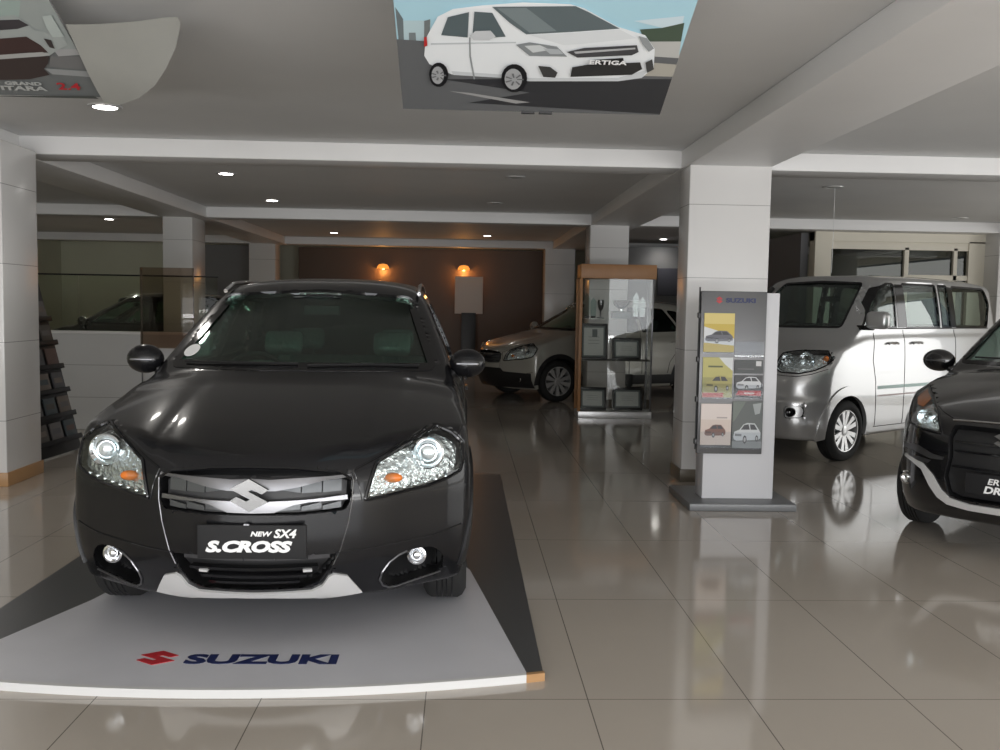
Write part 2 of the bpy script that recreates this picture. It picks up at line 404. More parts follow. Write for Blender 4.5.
AD = {'frame': [(-0.286, 0.69), (0.872, 0.738), (0.881, 0.003), (-0.293, -0.019)], 'sky': [(-0.28, 0.69), (0.872, 0.738), (0.861, 0.613), (0.865, 0.502), (-0.278, 0.371)], 'haze': [(-0.283, 0.576), (-0.145, 0.582), (-0.165, 0.376), (-0.222, 0.362), (-0.28, 0.392)], 'b1': [(-0.282, 0.653), (-0.255, 0.587), (-0.261, 0.372), (-0.279, 0.36)], 'b2': [(-0.236, 0.508), (-0.209, 0.51), (-0.209, 0.395), (-0.241, 0.383)], 'b3': [(-0.172, 0.581), (-0.148, 0.591), (-0.155, 0.461), (-0.177, 0.439)], 'hill': [(0.692, 0.567), (0.779, 0.58), (0.861, 0.613), (0.872, 0.503), (0.728, 0.486)], 'wall': [(0.74, 0.497), (0.872, 0.503), (0.891, 0.353), (0.768, 0.348)], 'road': [(-0.278, 0.327), (-0.179, 0.364), (0.869, 0.352), (0.888, 0.296), (0.882, 0.011), (-0.288, -0.011)], 'shadow': [(-0.111, 0.221), (0.888, 0.262), (0.92, 0.005), (0.008, 0.057), (0.278, 0.142)], 'mark': [(-0.075, 0.139), (0.008, 0.131), (0.283, 0.073), (0.222, 0.061)], 'body': [(-0.179, 0.375), (-0.169, 0.481), (-0.146, 0.542), (-0.118, 0.612), (-0.057, 0.658), (0.055, 0.682), (0.212, 0.705), (0.396, 0.703), (0.452, 0.683), (0.601, 0.583), (0.718, 0.538), (0.773, 0.457), (0.792, 0.338), (0.754, 0.268), (0.655, 0.241), (0.272, 0.225), (0.153, 0.243), (-0.066, 0.257), (-0.159, 0.321)], 'roof': [(-0.057, 0.658), (0.055, 0.682), (0.212, 0.705), (0.396, 0.703), (0.417, 0.693), (0.095, 0.668)], 'winr': [(-0.106, 0.508), (-0.078, 0.614), (0.005, 0.646), (0.001, 0.498)], 'winf': [(0.02, 0.509), (0.026, 0.65), (0.096, 0.646), (0.155, 0.51), (0.1, 0.502)], 'ws': [(0.094, 0.68), (0.417, 0.697), (0.467, 0.669), (0.608, 0.577), (0.413, 0.549), (0.237, 0.528), (0.165, 0.595)], 'hl': [(0.199, 0.465), (0.254, 0.482), (0.367, 0.461), (0.416, 0.399), (0.26, 0.397)], 'hr': [(0.69, 0.54), (0.727, 0.528), (0.767, 0.467), (0.75, 0.445), (0.712, 0.496)], 'grille': [(0.412, 0.431), (0.48, 0.459), (0.693, 0.485), (0.708, 0.443), (0.683, 0.421), (0.459, 0.397)], 'g2': [(0.44, 0.435), (0.689, 0.47), (0.691, 0.46), (0.449, 0.422)], 'low': [(0.445, 0.335), (0.507, 0.355), (0.726, 0.379), (0.742, 0.336), (0.705, 0.296), (0.444, 0.271)], 'plate': [(0.517, 0.386), (0.65, 0.405), (0.66, 0.37), (0.525, 0.351)], 'fog': [(0.3, 0.34), (0.351, 0.335), (0.386, 0.299), (0.379, 0.264), (0.328, 0.267)], 'fr': [(0.748, 0.38), (0.772, 0.403), (0.792, 0.338), (0.767, 0.314)], 'mirror': [(0.011, 0.519), (0.031, 0.546), (0.092, 0.552), (0.114, 0.517), (0.087, 0.495), (0.025, 0.493)], 'seam1': [(0.007, 0.498), (0.012, 0.498), (0.016, 0.383), (0.036, 0.232), (0.029, 0.231), (0.009, 0.383)], 'low2': [(-0.066, 0.28), (0.152, 0.266), (0.27, 0.248), (0.651, 0.264), (0.773, 0.326), (0.754, 0.268), (0.655, 0.241), (0.272, 0.225), (0.153, 0.243), (-0.059, 0.255)], 'crease': [(-0.149, 0.457), (0.198, 0.479), (0.199, 0.471), (-0.149, 0.446)], 'hood': [(0.251, 0.522), (0.414, 0.541), (0.61, 0.569), (0.687, 0.52), (0.477, 0.478), (0.395, 0.466)], 'hl2': [(0.234, 0.46), (0.297, 0.467), (0.341, 0.439), (0.272, 0.419)], 'hl3': [(0.312, 0.448), (0.376, 0.445), (0.4, 0.416), (0.344, 0.414)], 'wsr': [(0.114, 0.673), (0.226, 0.681), (0.358, 0.553), (0.25, 0.539)], 'clr': [(0.657, 0.615), (0.852, 0.652), (0.855, 0.607), (0.779, 0.58)], 'light': [(-0.175, 0.501), (-0.164, 0.505), (-0.163, 0.45), (-0.177, 0.443)], 'w1': [(-0.079, 0.268), (-0.082, 0.24), (-0.09, 0.214), (-0.101, 0.195), (-0.115, 0.184), (-0.129, 0.184), (-0.142, 0.193), (-0.153, 0.212), (-0.159, 0.237), (-0.161, 0.265), (-0.158, 0.293), (-0.15, 0.317), (-0.139, 0.336), (-0.126, 0.345), (-0.112, 0.346), (-0.099, 0.337), (-0.088, 0.32), (-0.082, 0.296)], 'w2': [(0.259, 0.259), (0.258, 0.226), (0.25, 0.196), (0.237, 0.173), (0.219, 0.16), (0.199, 0.159), (0.18, 0.171), (0.164, 0.192), (0.153, 0.222), (0.148, 0.255), (0.15, 0.287), (0.158, 0.316), (0.172, 0.338), (0.189, 0.349), (0.208, 0.35), (0.226, 0.34), (0.242, 0.32), (0.254, 0.292)], 'r1': [(-0.098, 0.265), (-0.1, 0.245), (-0.105, 0.226), (-0.112, 0.213), (-0.121, 0.205), (-0.13, 0.205), (-0.139, 0.212), (-0.146, 0.225), (-0.15, 0.243), (-0.151, 0.263), (-0.149, 0.283), (-0.144, 0.301), (-0.137, 0.314), (-0.128, 0.321), (-0.119, 0.322), (-0.111, 0.315), (-0.104, 0.303), (-0.1, 0.285)], 'r2': [(0.238, 0.254), (0.237, 0.229), (0.232, 0.207), (0.222, 0.19), (0.21, 0.181), (0.197, 0.18), (0.184, 0.189), (0.173, 0.205), (0.165, 0.226), (0.162, 0.251), (0.163, 0.275), (0.168, 0.296), (0.178, 0.312), (0.189, 0.321), (0.202, 0.321), (0.215, 0.314), (0.226, 0.299), (0.234, 0.278)]}
LB = {'sheet': [(-2.613, -0.066), (-1.854, -0.011), (-1.843, 0.34), (-1.822, 0.692), (-2.25, 0.684)], 'tint': [(-2.254, 0.675), (-1.97, 0.686), (-2.021, 0.582), (-2.314, 0.551)], 'body': [(-2.314, 0.551), (-2.034, 0.596), (-2.004, 0.545), (-1.984, 0.497), (-1.865, 0.462), (-1.875, 0.401), (-1.957, 0.346), (-2.028, 0.29), (-2.46, 0.251)], 'win': [(-2.319, 0.542), (-2.027, 0.568), (-1.997, 0.531), (-2.061, 0.504), (-2.357, 0.462)], 'grille': [(-2.387, 0.401), (-2.041, 0.455), (-1.999, 0.396), (-1.985, 0.345), (-2.075, 0.341), (-2.444, 0.284)], 'rim': [(-2.441, 0.289), (-2.011, 0.349), (-1.979, 0.334), (-2.017, 0.317), (-2.457, 0.256)], 'low': [(-2.457, 0.256), (-1.987, 0.324), (-2.015, 0.269), (-2.054, 0.224), (-2.044, 0.18), (-2.158, 0.141), (-2.526, 0.115)], 'hl': [(-1.911, 0.596), (-1.868, 0.607), (-1.865, 0.462), (-1.919, 0.46), (-1.922, 0.519)], 'fl': [(-1.964, 0.448), (-1.934, 0.439), (-1.941, 0.378), (-1.961, 0.387)], 'light': [(-1.956, 0.367), (-1.845, 0.371), (-1.844, 0.329), (-1.949, 0.315)], 'grey': [(-1.991, 0.313), (-1.837, 0.319), (-1.845, 0.221), (-2.021, 0.236)], 'pale': [(-2.054, 0.224), (-1.849, 0.21), (-1.843, 0.165), (-2.029, 0.18)], 'dark': [(-2.584, -0.004), (-1.886, 0.024), (-1.861, -0.009), (-2.613, -0.066)]}
CURL = [(-1.821, 0.559), (-1.615, 0.587), (-1.303, 0.619), (-1.302, 0.574), (-1.368, 0.415), (-1.445, 0.289), (-1.534, 0.165), (-1.646, 0.057), (-1.758, -0.013), (-1.847, -0.025)]
ADB = (4.400, 2.385, 0.446)
LBB = (5.000, 2.523, 0.453)
# ---------------------------------------------------------------- car pieces shared by all cars
CHROME = mat('chrome', (.75,.75,.76), .12, 1.)
SATIN = mat('satin_metal', (.20,.20,.21), .3, .9)
SILVERP = mat('silver_plastic', (.70,.70,.70), .3, .35)
BLACKP = mat('black_plastic', (.012,.012,.013), .45)
GLOSSB = mat('gloss_black', (.006,.006,.007), .08)
RUBBER = mat('rubber', (.014,.014,.014), .75)
ALLOY = mat('alloy', (.68,.68,.68), .25, .55)
DARKIN = mat('cabin_trim', (.02,.02,.021), .7)
SEATM = mat('seat_wrap', (.16,.19,.18), .12, coat=1., bump=(22, 1.))
BEIGE = mat('beige_seat', (.30,.30,.27), .6)
LENS = glass_mat('lamp_lens', (.93,.95,.95), 1.4)
CARGLASS = glass_mat('car_glass', (.62,.76,.70), 1.5)
CLEARG = glass_mat('clear_car_glass', (.72,.80,.77), 1.5)
AMBER = mat('amber_bulb', (.75,.20,.03), .25)
REFL = mat('lamp_reflector', (.82,.84,.85), .17, .85, bump=(38, .9))
LAMPW = mat('lamp_bowl', (.9,.93,.95), .05, 1.)
WHITEI = mat('white_lettering', (.85,.85,.85), .5)
def wheel(parent, x, y, r=.325, w=.21, rim=.225, n=10, name='wheel', style='double', plain=False):
    s = 1 if x > 0 else -1
    M = Matrix.Translation((x, y, r)) @ Matrix.Rotation(s*math.pi/2, 4, 'Y')
    t = MB(); h = w/2
    t.lathe([(rim,-h*.86),(rim+.02,-h*.95),(r-.045,-h),(r-.012,-h*.82),(r,-h*.62),(r,h*.62),(r-.012,h*.82),(r-.045,h),(rim+.02,h*.95),(rim,h*.8),(rim-.006,h*.3),(rim-.006,-h*.5)], 48, 0, M, caps=False)
    for k in (-.35,-.1,.1,.35): t.lathe([(r+.002,h*(k-.03)),(r+.003,h*(k+.03))], 48, 1, M, caps=False)
    o = t.obj(name, [RUBBER, GLOSSB], parent, 40)
    if plain: return o
    m = MB()
    m.lathe([(rim-.004,-h*.7),(rim-.012,h*.3),(rim-.005,h*.82),(rim+.008,h*.84),(rim+.008,h*.74)], 48, 0, M, caps=False)
    for k in range(n):
        if style == 'double': a = 2*math.pi*(k//2)/(n/2)+(.21 if k % 2 else -.21)
        else: a = 2*math.pi*k/n
        Rm = M @ Matrix.Rotation(a, 4, 'Z')
        w0, w1 = (.016,.026) if style != 'wedge' else (.014,.040)
        L = rim-.006; zi, zo = h*.62, h*.74
        vs = [(.04,-w0,zi),(.04,w0,zi),(L,w1,zo),(L,-w1,zo),(.04,-w0,zi-.03),(.04,w0,zi-.03),(L,w1*.8,zo-.04),(L,-w1*.8,zo-.04)]
        m.add(vs, [(0,3,2,1),(4,5,6,7),(0,1,5,4),(1,2,6,5),(2,3,7,6),(3,0,4,7)], 0, Rm)
    m.lathe([(0,h*.70),(.03,h*.72),(.05,h*.66),(.055,h*.5)], 24, 0, M, caps=False)
    m.lathe([(0,-.02),(rim*.72,-.02),(rim*.72,-.045)], 32, 1, M, caps=False)
    m.lathe([(0,-.05),(rim,-.05)], 32, 2, M, caps=False)
    m.obj('rim', [ALLOY, SATIN, BLACKP], o, 30)
    return o
def car_seat(parent, x, y, z=.42, m=None, wd=.5, name='seat'):
    b = MB(); b.box((x-wd/2,y-.25,z),(x+wd/2,y+.25,z+.16), 0, .05)
    M = Matrix.Translation((x,y+.24,z+.1)) @ Matrix.Rotation(-.32, 4, 'X')
    b.box((-wd/2,-.06,0),(wd/2,.06,.58), 0, .055, M)
    M2 = M @ Matrix.Translation((0,0,.60))
    for q in ([0] if wd < .8 else [-wd*.3,wd*.3]): b.box((q-.13,-.05,.02),(q+.13,.05,.19), 0, .045, M2)
    for q in ([0] if wd < .8 else [-wd*.3,wd*.3]):
        for e in (-.05,.05): b.tube([(q+e,0,-.04),(q+e,0,.06)], .007, 6, 0, M=M2)
    return b.obj(name, [m or SEATM], parent, 40)
def cabin(parent, ydash, zdash, hw, seats, sm=None, steer=-1):
    d = MB(); d.prism([(ydash-.28,zdash-.05),(ydash-.22,zdash),(ydash+.05,zdash+.01),(ydash+.16,zdash-.07),(ydash+.2,zdash-.22),(ydash+.1,zdash-.45),(ydash-.28,zdash-.45)], -hw, hw, 'x')
    d.obj('dashboard', [DARKIN], parent, 40)
    w = MB(); M = Matrix.Translation((steer*.36, ydash+.3, zdash-.06)) @ Matrix.Rotation(R(65), 4, 'X')
    w.tube([(.18*math.cos(a),.18*math.sin(a),0) for a in np.linspace(0, 2*math.pi, 28, endpoint=False)], .016, 8, 0, True, M)
    for a in (0, math.pi, -math.pi/2): w.tube([(0,0,-.02),(.18*math.cos(a),.18*math.sin(a),0)], .014, 6, 0, M=M)
    w.ball((0,0,-.01), (.06,.06,.025), 0, 12, M); w.tube([(0,0,-.02),(0,0,-.3)], .03, 8, 0, M=M)
    w.obj('steering_wheel', [DARKIN], parent)
    for (x,y,wd) in seats: car_seat(parent, x, y, sm and .48 or .42, sm, wd)
    mr = MB(); mr.box((-.11,ydash+.52,zdash+.33),(.11,ydash+.54,zdash+.39),0,.01); mr.obj('rear_view_mirror', [DARKIN], parent)
def side_mirror(parent, s, x, y, z, pm, sx=.115, sy=.075, sz=.075, chrome=False):
    b = MB(); b.ball((s*x,y,z), (sx,sy,sz), 0, 24)
    b.v = [(vx, (y+.03 if vy > y+.03 else vy), vz) for (vx,vy,vz) in b.v]
    b.tube([(s*(x-sx*.6),y,z-sz*.6),(s*(x-sx*1.45),y+.03,z-sz*1.1)], [.03,.035], 10, 1)
    o = b.obj('side_mirror', [pm, BLACKP], parent, 50)
    g = MB(); g.ball((s*x,y+.028,z), (sx*.86,.008,sz*.82), 0, 20); g.obj('mirror_glass', [CHROME], o, 50)
    t = MB(); t.box((s*x-sx*.62, y-sy*1.0, z-.006),(s*x+sx*.62, y-sy*.86, z+.006), 0, .004); t.obj('turn_signal', [SATIN if not chrome else LAMPW], o)
    return o
def sxz(d): return lambda x,y,z: d(np.abs(x), z)
def body_from(parent, base, cuts, L, paint, h, front, fm_extra=None, depth=.15, name='body', Hh=1.95, rec=None):
    """cuts = list of functions(x,y,z); rec = front recess outlines (u,z)"""
    def F(x,y,z):
        v = base(x,y,z)
        for c in cuts: v = np.maximum(v, -c(x,y,z))
        if rec:
            b2 = base(x, y-depth, z)
            u = np.abs(x)
            for p in rec: v = np.maximum(v, -np.maximum(np.maximum(sdpoly(u, z, p), -b2), y-1.0))
        return v
    snaps = [c for c in cuts[1:]]+[ (lambda x,y,z,p=p: sdpoly(np.abs(x), z, p)+0*y) for p in (rec or [])]
    V, Q = surfnet(F, base, snaps, h, L, Hh, front=front)
    cen = V[Q].mean(1); d = base(cen[:,0],cen[:,1],cen[:,2])
    fm = np.where(d > -.012, 0, 1)
    fm = np.where((d < -.012) & (cen[:,1] > 1.0), 2, fm)
    return mk(name, V.tolist(), Q.tolist(), [paint, BLACKP, DARKIN], parent, fm, 40)
def mir(poly):
    """full outline from the half with u>=0 (listed from the centre line to the centre line)"""
    return poly+[(-a,b) for a,b in reversed(poly) if a > 1e-6]
def glass_side(parent, base, poly, gm, s, name='side_window'):
    b = MB(); patch(b, base, 'side', poly, -.008, .004, s, 0, st=.06); o = b.obj(name, [gm], parent, 50)
    f = MB(); patch(f, base, 'side', offset_poly(poly, .014), .002, .006, s, 0, hole=offset_poly(poly, -.010), st=.03); f.obj('window_seal', [GLOSSB], o, 40)
    return o
# ---------------------------------------------------------------- crossover
SX_WS = roundpoly(mir([(0,1.13),(.70,1.125),(.535,1.497),(0,1.53)]), .03, 3)
SX_W1 = roundpoly([(1.50,1.115),(1.72,1.29),(2.02,1.455),(2.42,1.49),(2.42,1.105)], .02, 2)
SX_W2 = roundpoly([(2.51,1.105),(2.51,1.492),(3.02,1.47),(3.24,1.16),(3.2,1.12)], .03, 2)
SX_W3 = roundpoly([(3.33,1.17),(3.12,1.45),(3.3,1.43),(3.62,1.21)], .03, 2)
SX_HL = roundpoly([(.451,.635),(.475,.73),(.494,.79),(.575,.835),(.666,.880),(.738,.914),(.81,.883),(.864,.835),(.866,.765),(.855,.715),(.79,.687),(.721,.668),(.62,.655),(.525,.642)], .012, 2)
SX_GR = [(0,.780),(.17,.776),(.35,.757),(.398,.727),(.395,.64),(.376,.602),(.2,.592),(0,.595)]
SX_LO = [(0,.424),(.338,.420),(.318,.365),(.262,.295),(.20,.273),(0,.270)]
SX_FOG = roundpoly([(.61,.385),(.552,.350),(.515,.292),(.53,.236),(.575,.224),(.765,.258),(.79,.32),(.75,.385),(.68,.395)], .03, 3)
def crossover(name, label, cat, paint, glassm, h=.02, front=.012, plate=True, interior=True, group=None):
    base = sx_base; root = thing(name, label, cat, group=group)
    def cav(x,y,z): return np.maximum(np.maximum(base(x,y,z)+.05, .42-z), np.maximum(1.2-y, y-3.95))
    def ws(x,y,z): return np.maximum(sdpoly(x, z, SX_WS), y-2.3)
    def side(x,y,z):
        d = np.minimum(np.minimum(sdpoly(y, z, SX_W1), sdpoly(y, z, SX_W2)), sdpoly(y, z, SX_W3)); return np.maximum(d, .4-np.abs(x))
    def arch(x,y,z): return np.maximum(np.minimum(np.hypot(y-.88, z-.33), np.hypot(y-3.48, z-.33))-.365, .50-np.abs(x))
    body_from(root, base, [cav, ws, side, arch], 4.3, paint, h, front, rec=[offset_poly(SX_HL, -.010), SX_GR, SX_LO, SX_FOG])
    w = MB(); patch(w, base, 'front', offset_poly(SX_WS, .008), -.006, .005, st=.06); o = w.obj('windscreen', [glassm], root, 50)
    f = MB(); patch(f, base, 'front', offset_poly(SX_WS, .016), .003, .006, hole=offset_poly(SX_WS, -.022), st=.03); f.obj('windscreen_seal', [GLOSSB], o, 40)
    for s in (1,-1):
        for p, n in ((SX_W1,'side_window'),(SX_W2,'side_window'),(SX_W3,'quarter_window')): glass_side(root, base, p, glassm, s, n)
        # cladding round the arch and along the sill
        c = MB()
        for yc in (.88,3.48):
            A = np.linspace(R(-8 if yc > 2 else -20), R(200 if yc > 2 else 188), 26)
            ring = [(yc+.362*math.cos(a), .33+.362*math.sin(a)) for a in A]+[(yc+.425*math.cos(a), .33+.425*math.sin(a)) for a in A[::-1]]
            c = MB(); patch(c, base, 'side', ring, .012, .03, s, 0, st=.03); c.obj('wheel_arch_cladding', [BLACKP], root, 40)
        c = MB(); patch(c, base, 'side', [(1.27,.25),(1.30,.40),(3.06,.40),(3.10,.25)], .010, .03, s, 0, st=.05)
        c.obj('sill_cladding', [BLACKP], root, 40)
        for gp in ([(1.36,1.08),(1.33,.8),(1.38,.42)],[(2.46,1.09),(2.46,.42)],[(3.26,1.08),(3.22,.85),(3.02,.6),(2.98,.42)]): d = MB(); line(d, base, 'side', gp, .004, 0, s); d.obj('door_gap', [GLOSSB], root)
        for yy in (2.22,3.06):
            hd = MB(); line(hd, base, 'side', [(yy,.93),(yy+.04,.935),(yy+.14,.935),(yy+.18,.93)], .012, .022, s); hd.obj('door_handle', [paint], root)
        # headlamp
        Lp = MB(); patch(Lp, base, 'front', SX_HL, .003, .004, s, 0, st=.03); hl = Lp.obj('headlamp', [LENS], root, 50)
        B = MB(); patch(B, base, 'front', offset_poly(SX_HL, -.011), -.030, .006, s, 0, st=.03); B.obj('headlamp_reflector', [REFL], hl, 50)
        Rg = MB(); line(Rg, base, 'front', offset_poly(SX_HL, -.001), .008, .001, s, closed=True, st=.002); Rg.obj('headlamp_rim', [GLOSSB], hl, 40)
        def at(u, z, d=0.): y = float(ray_front(base, np.array([u]), np.array([z]))[0]); return (s*u, y+d, z)
        P = MB(); c0 = at(.709,.806); M = Matrix.Translation((c0[0], c0[1]+.012, c0[2])) @ Matrix.Rotation(math.pi/2, 4, 'X')
        P.lathe([(.068,-.02),(.072,.025),(.066,.03),(.05,.012),(.046,.008)], 32, 0, M, caps=False); P.ball((0,0,.004), (.045,.045,.028), 1, 20, M); P.obj('projector_lamp', [LAMPW, mat('projector_glass', (.75,.82,.85), .04, .6)], hl, 40)
        q = MB(); a0 = at(.565,.715); q.ball((a0[0],a0[1]+.022,a0[2]), (.040,.02,.022), 0, 16); q.obj('indicator_bulb', [AMBER], hl, 50)
        for k in range(9):
            e = MB(); t = k/8; u = .475+t*.36; z = .652+t*.050; a0 = at(u, z); e.ball((a0[0],a0[1]+.012,a0[2]), (.011,.008,.010), 0, 10); e.obj('light_diode', [LAMPW], hl, 50)
        g = MB(); line(g, base, 'front', [(.625,.388),(.59,.376),(.552,.350),(.520,.306),(.510,.27),(.520,.240),(.545,.225),(.575,.224),(.66,.238),(.768,.257)], .0045, .003, s); g.obj('fog_lamp_trim', [SATIN], root, 50)
        c0 = at(.666,.355); M = Matrix.Translation((c0[0], c0[1]+.02, c0[2])) @ Matrix.Rotation(math.pi/2, 4, 'X')
        fg = MB(); fg.lathe([(.042,-.03),(.042,.010),(.034,.013),(.028,.004),(.0,-.012)], 28, 0, M, caps=False); fl = fg.obj('fog_lamp', [CHROME], root, 40)
        fb = MB(); fb.ball((0,0,.004), (.022,.022,.014), 0, 14, M); fb.obj('fog_lamp_glass', [LAMPW], fl, 50)
        wl = MB(); line(wl, base, 'front', [(.335,.422),(.425,.425),(.58,.433),(.741,.442),(.86,.47)], .0035, .001, s); wl.obj('panel_gap', [GLOSSB], root)
        wl = MB(); line(wl, base, 'front', [(.405,.765),(.485,.802),(.575,.848),(.664,.893),(.70,.912)], .004, .001, s); line(wl, base, 'front', [(.405,.765),(.43,.70),(.443,.632)], .003, 0, s); wl.obj('panel_gap', [GLOSSB], root)
        ch = MB(); line(ch, base, 'front', [(.393,.752),(.404,.725),(.401,.64),(.387,.55),(.355,.432),(.327,.372)], .0028, .001, s); ch.obj('grille_trim', [SATIN], root, 50)
        side_mirror(root, s, .885, 1.42, 1.145, paint, .10, .075, .08)
        rl = MB(); pts = [(s*(.585-.004*k), 1.98+.19*k, float(s_roof(1.98+.19*k))-.055+(.022 if 0 < k < 9 else .0)) for k in range(10)]; rl.tube(pts, .013, 8); rl.obj('roof_rail', [CHROME], root, 60)
        for yy in (.88,3.48): wheel(root, s*.785, yy, n=10, style='wedge')
    # grille
    b = MB(); patch(b, base, 'front', offset_poly(mir(SX_GR), -.004), -.045, .006, st=.03); gr = b.obj('grille', [mat('grille_net', (.035,.035,.037), .5)], root, 50)
    b = MB()
    for u0, u1 in ((.10,.20),(.205,.285),(.29,.365)):
        for s in (1,-1):
            b = MB(); patch(b, base, 'front', [(s*u0,.682 if u0 > .15 else .700),(s*u0,.735),(s*u1,.742),(s*u1,.684)], -.022, .01, 1, 0, st=.03); b.obj('grille_panel', [mat('grille_grey', (.10,.105,.11), .3, .5)], gr)
            b = MB(); patch(b, base, 'front', [(s*u0,.606),(s*u0,.624),(s*u1,.640),(s*u1,.612)], -.022, .01, 1, 0, st=.03); b.obj('grille_panel', [MATS['grille_grey']], gr)
    b = MB(); bar1 = [(0,.742),(.074,.738),(.184,.743),(.305,.746),(.392,.750),(.392,.739),(.300,.733),(.186,.707),(.10,.694),(0,.694)]
    patch(b, base, 'front', mir(bar1), .004, .02, st=.02); b.obj('grille_bar', [SATIN], gr, 40)
    b = MB(); bar2 = [(0,.650),(.085,.652),(.228,.656),(.382,.667),(.384,.648),(.236,.646),(.17,.636),(.095,.606),(0,.604)]
    patch(b, base, 'front', mir(bar2), .004, .02, st=.02); b.obj('grille_bar', [SATIN], gr, 40)
    b = MB(); M = Matrix.Translation((0,-.012,.683)) @ Matrix.Rotation(math.pi/2, 4, 'X')
    P = [(a*.155,c*.135) for a,c in S_POLY]; b.prism(P, 0, .016, 'z', 0, M); b.obj('badge', [mat('badge_metal', (.17,.17,.17), .22, .9)], root, 25)
    b = MB(); line(b, base, 'front', [(-.396,.73),(-.35,.762),(-.17,.781),(0,.785),(.17,.781),(.35,.762),(.396,.73)], .008, .0, st=.003); b.obj('grille_top_trim', [GLOSSB], gr)
    # lower intake
    b = MB(); patch(b, base, 'front', offset_poly(mir(SX_LO), -.004), -.055, .006, st=.03); lo = b.obj('lower_intake', [BLACKP], root, 50)
    b = MB()
    for u0, u1 in ((-.29,-.165),(-.16,-.035),(-.03,.095),(.10,.225),(.23,.315)): patch(b, base, 'front', [(u0,.402),(u0,.424),(u1,.424),(u1,.402)], -.006, .02, st=.03)
    b.obj('intake_slat', [mat('slat_grey', (.07,.07,.075), .3, .4)], lo)
    b = MB()
    for zz, uu in ((.362,.27),(.325,.22),(.298,.19)): patch(b, base, 'front', [(-uu,zz-.008),(-uu,zz+.004),(uu,zz+.004),(uu,zz-.008)], -.01, .03, st=.03)
    b.obj('intake_slat', [GLOSSB], lo)
    for u in (-.205,.225):
        b = MB(); patch(b, base, 'front', [(u-.018,.347),(u-.018,.358),(u+.018,.358),(u+.018,.347)], .0, .02, st=.03); b.obj('parking_sensor', [SILVERP], lo)
    b = MB(); sk = [(0,.256),(.235,.261),(.278,.282),(.306,.322),(.327,.333),(.380,.318),(.41,.27),(.435,.226),(.28,.220),(.24,.228),(.08,.238),(0,.238)]
    patch(b, base, 'front', mir(sk), .012, .03, st=.02); b.obj('skid_plate', [SILVERP], root, 40)
    for pts in ([(-.62,1.133),(-.3,1.138),(.0,1.14)],[(.05,1.132),(.35,1.138),(.62,1.130)]): wp = MB(); line(wp, base, 'front', pts, .006, .012); wp.obj('wiper', [BLACKP], root)
    if plate:
        b = MB(); b.box((-.21,-.024,.421),(.231,-.008,.561), 0, .003); pl = b.obj('number_plate', [mat('plate_black', (.004,.004,.005), .7)], root)
        t = MB(); MX = lambda x, z: Matrix.Translation((x,-.026,z)) @ Matrix.Rotation(math.pi/2, 4, 'X')
        vs, fs = text_mesh('S.CROSS', .060, .002, .25, .0034, 1.5); t.add(vs, fs, 0, MX(-.008,.470))
        vs, fs = text_mesh('SX4', .048, .002, .25, .0015, 1.1); t.add(vs, fs, 0, MX(.142,.525)); vs, fs = text_mesh('NEW', .027, .002, .25, .001, 1.3); t.add(vs, fs, 0, MX(.045,.524))
        t.obj('lettering', [WHITEI], pl)
        b = MB(); b.box((-.022,-.028,.560),(.0,-.02,.566)); b.obj('plate_screw', [SATIN], pl)
    if interior: cabin(root, 1.42, 1.06, .62, [(-.37,2.25,.5),(.37,2.25,.5),(0,3.1,1.15)])
    return root
# ---------------------------------------------------------------- boxy silver van
VAN_WS = roundpoly(mir([(0,1.325),(.610,1.335),(.475,1.795),(0,1.815)]), .03, 3)
VAN_W = [roundpoly([(1.0,1.335),(1.23,1.575),(1.43,1.735),(1.57,1.79),(1.68,1.79),(1.66,1.335)], .02, 2), roundpoly([(1.86,1.335),(1.86,1.795),(2.56,1.795),(2.57,1.335)], .025, 2),
         roundpoly([(2.63,1.335),(2.62,1.795),(2.82,1.795),(2.83,1.335)], .02, 2), roundpoly([(2.93,1.335),(2.92,1.79),(3.70,1.78),(3.78,1.62),(3.68,1.34)], .04, 3)]
VAN_HL = roundpoly([(.36,1.075),(.45,1.095),(.60,1.104),(.742,1.104),(.785,1.05),(.797,.99),(.782,.962),(.733,.917),(.638,.885),(.46,.888),(.395,.925)], .015, 2)
VAN_LO = [(0,.62),(.47,.60),(.44,.43),(.3,.40),(0,.39)]
VAN_GR = [(0,1.0),(.33,1.0),(.36,.93),(.32,.88),(0,.87)]
VAN_FOG = roundpoly([(.545,.56),(.69,.575),(.715,.53),(.70,.455),(.55,.445)], .03, 3)
def front_at(base, s, u, z, d=0.): return (s*u, float(ray_front(base, np.array([u]), np.array([z]))[0])+d, z)
def simple_windscreen(root, base, WS, glassm):
    w = MB(); patch(w, base, 'front', offset_poly(WS, .008), -.006, .005, st=.06); o = w.obj('windscreen', [glassm], root, 50)
    f = MB(); patch(f, base, 'front', offset_poly(WS, .012), .003, .006, hole=offset_poly(WS, -.010), st=.03); f.obj('windscreen_seal', [GLOSSB], o, 40)
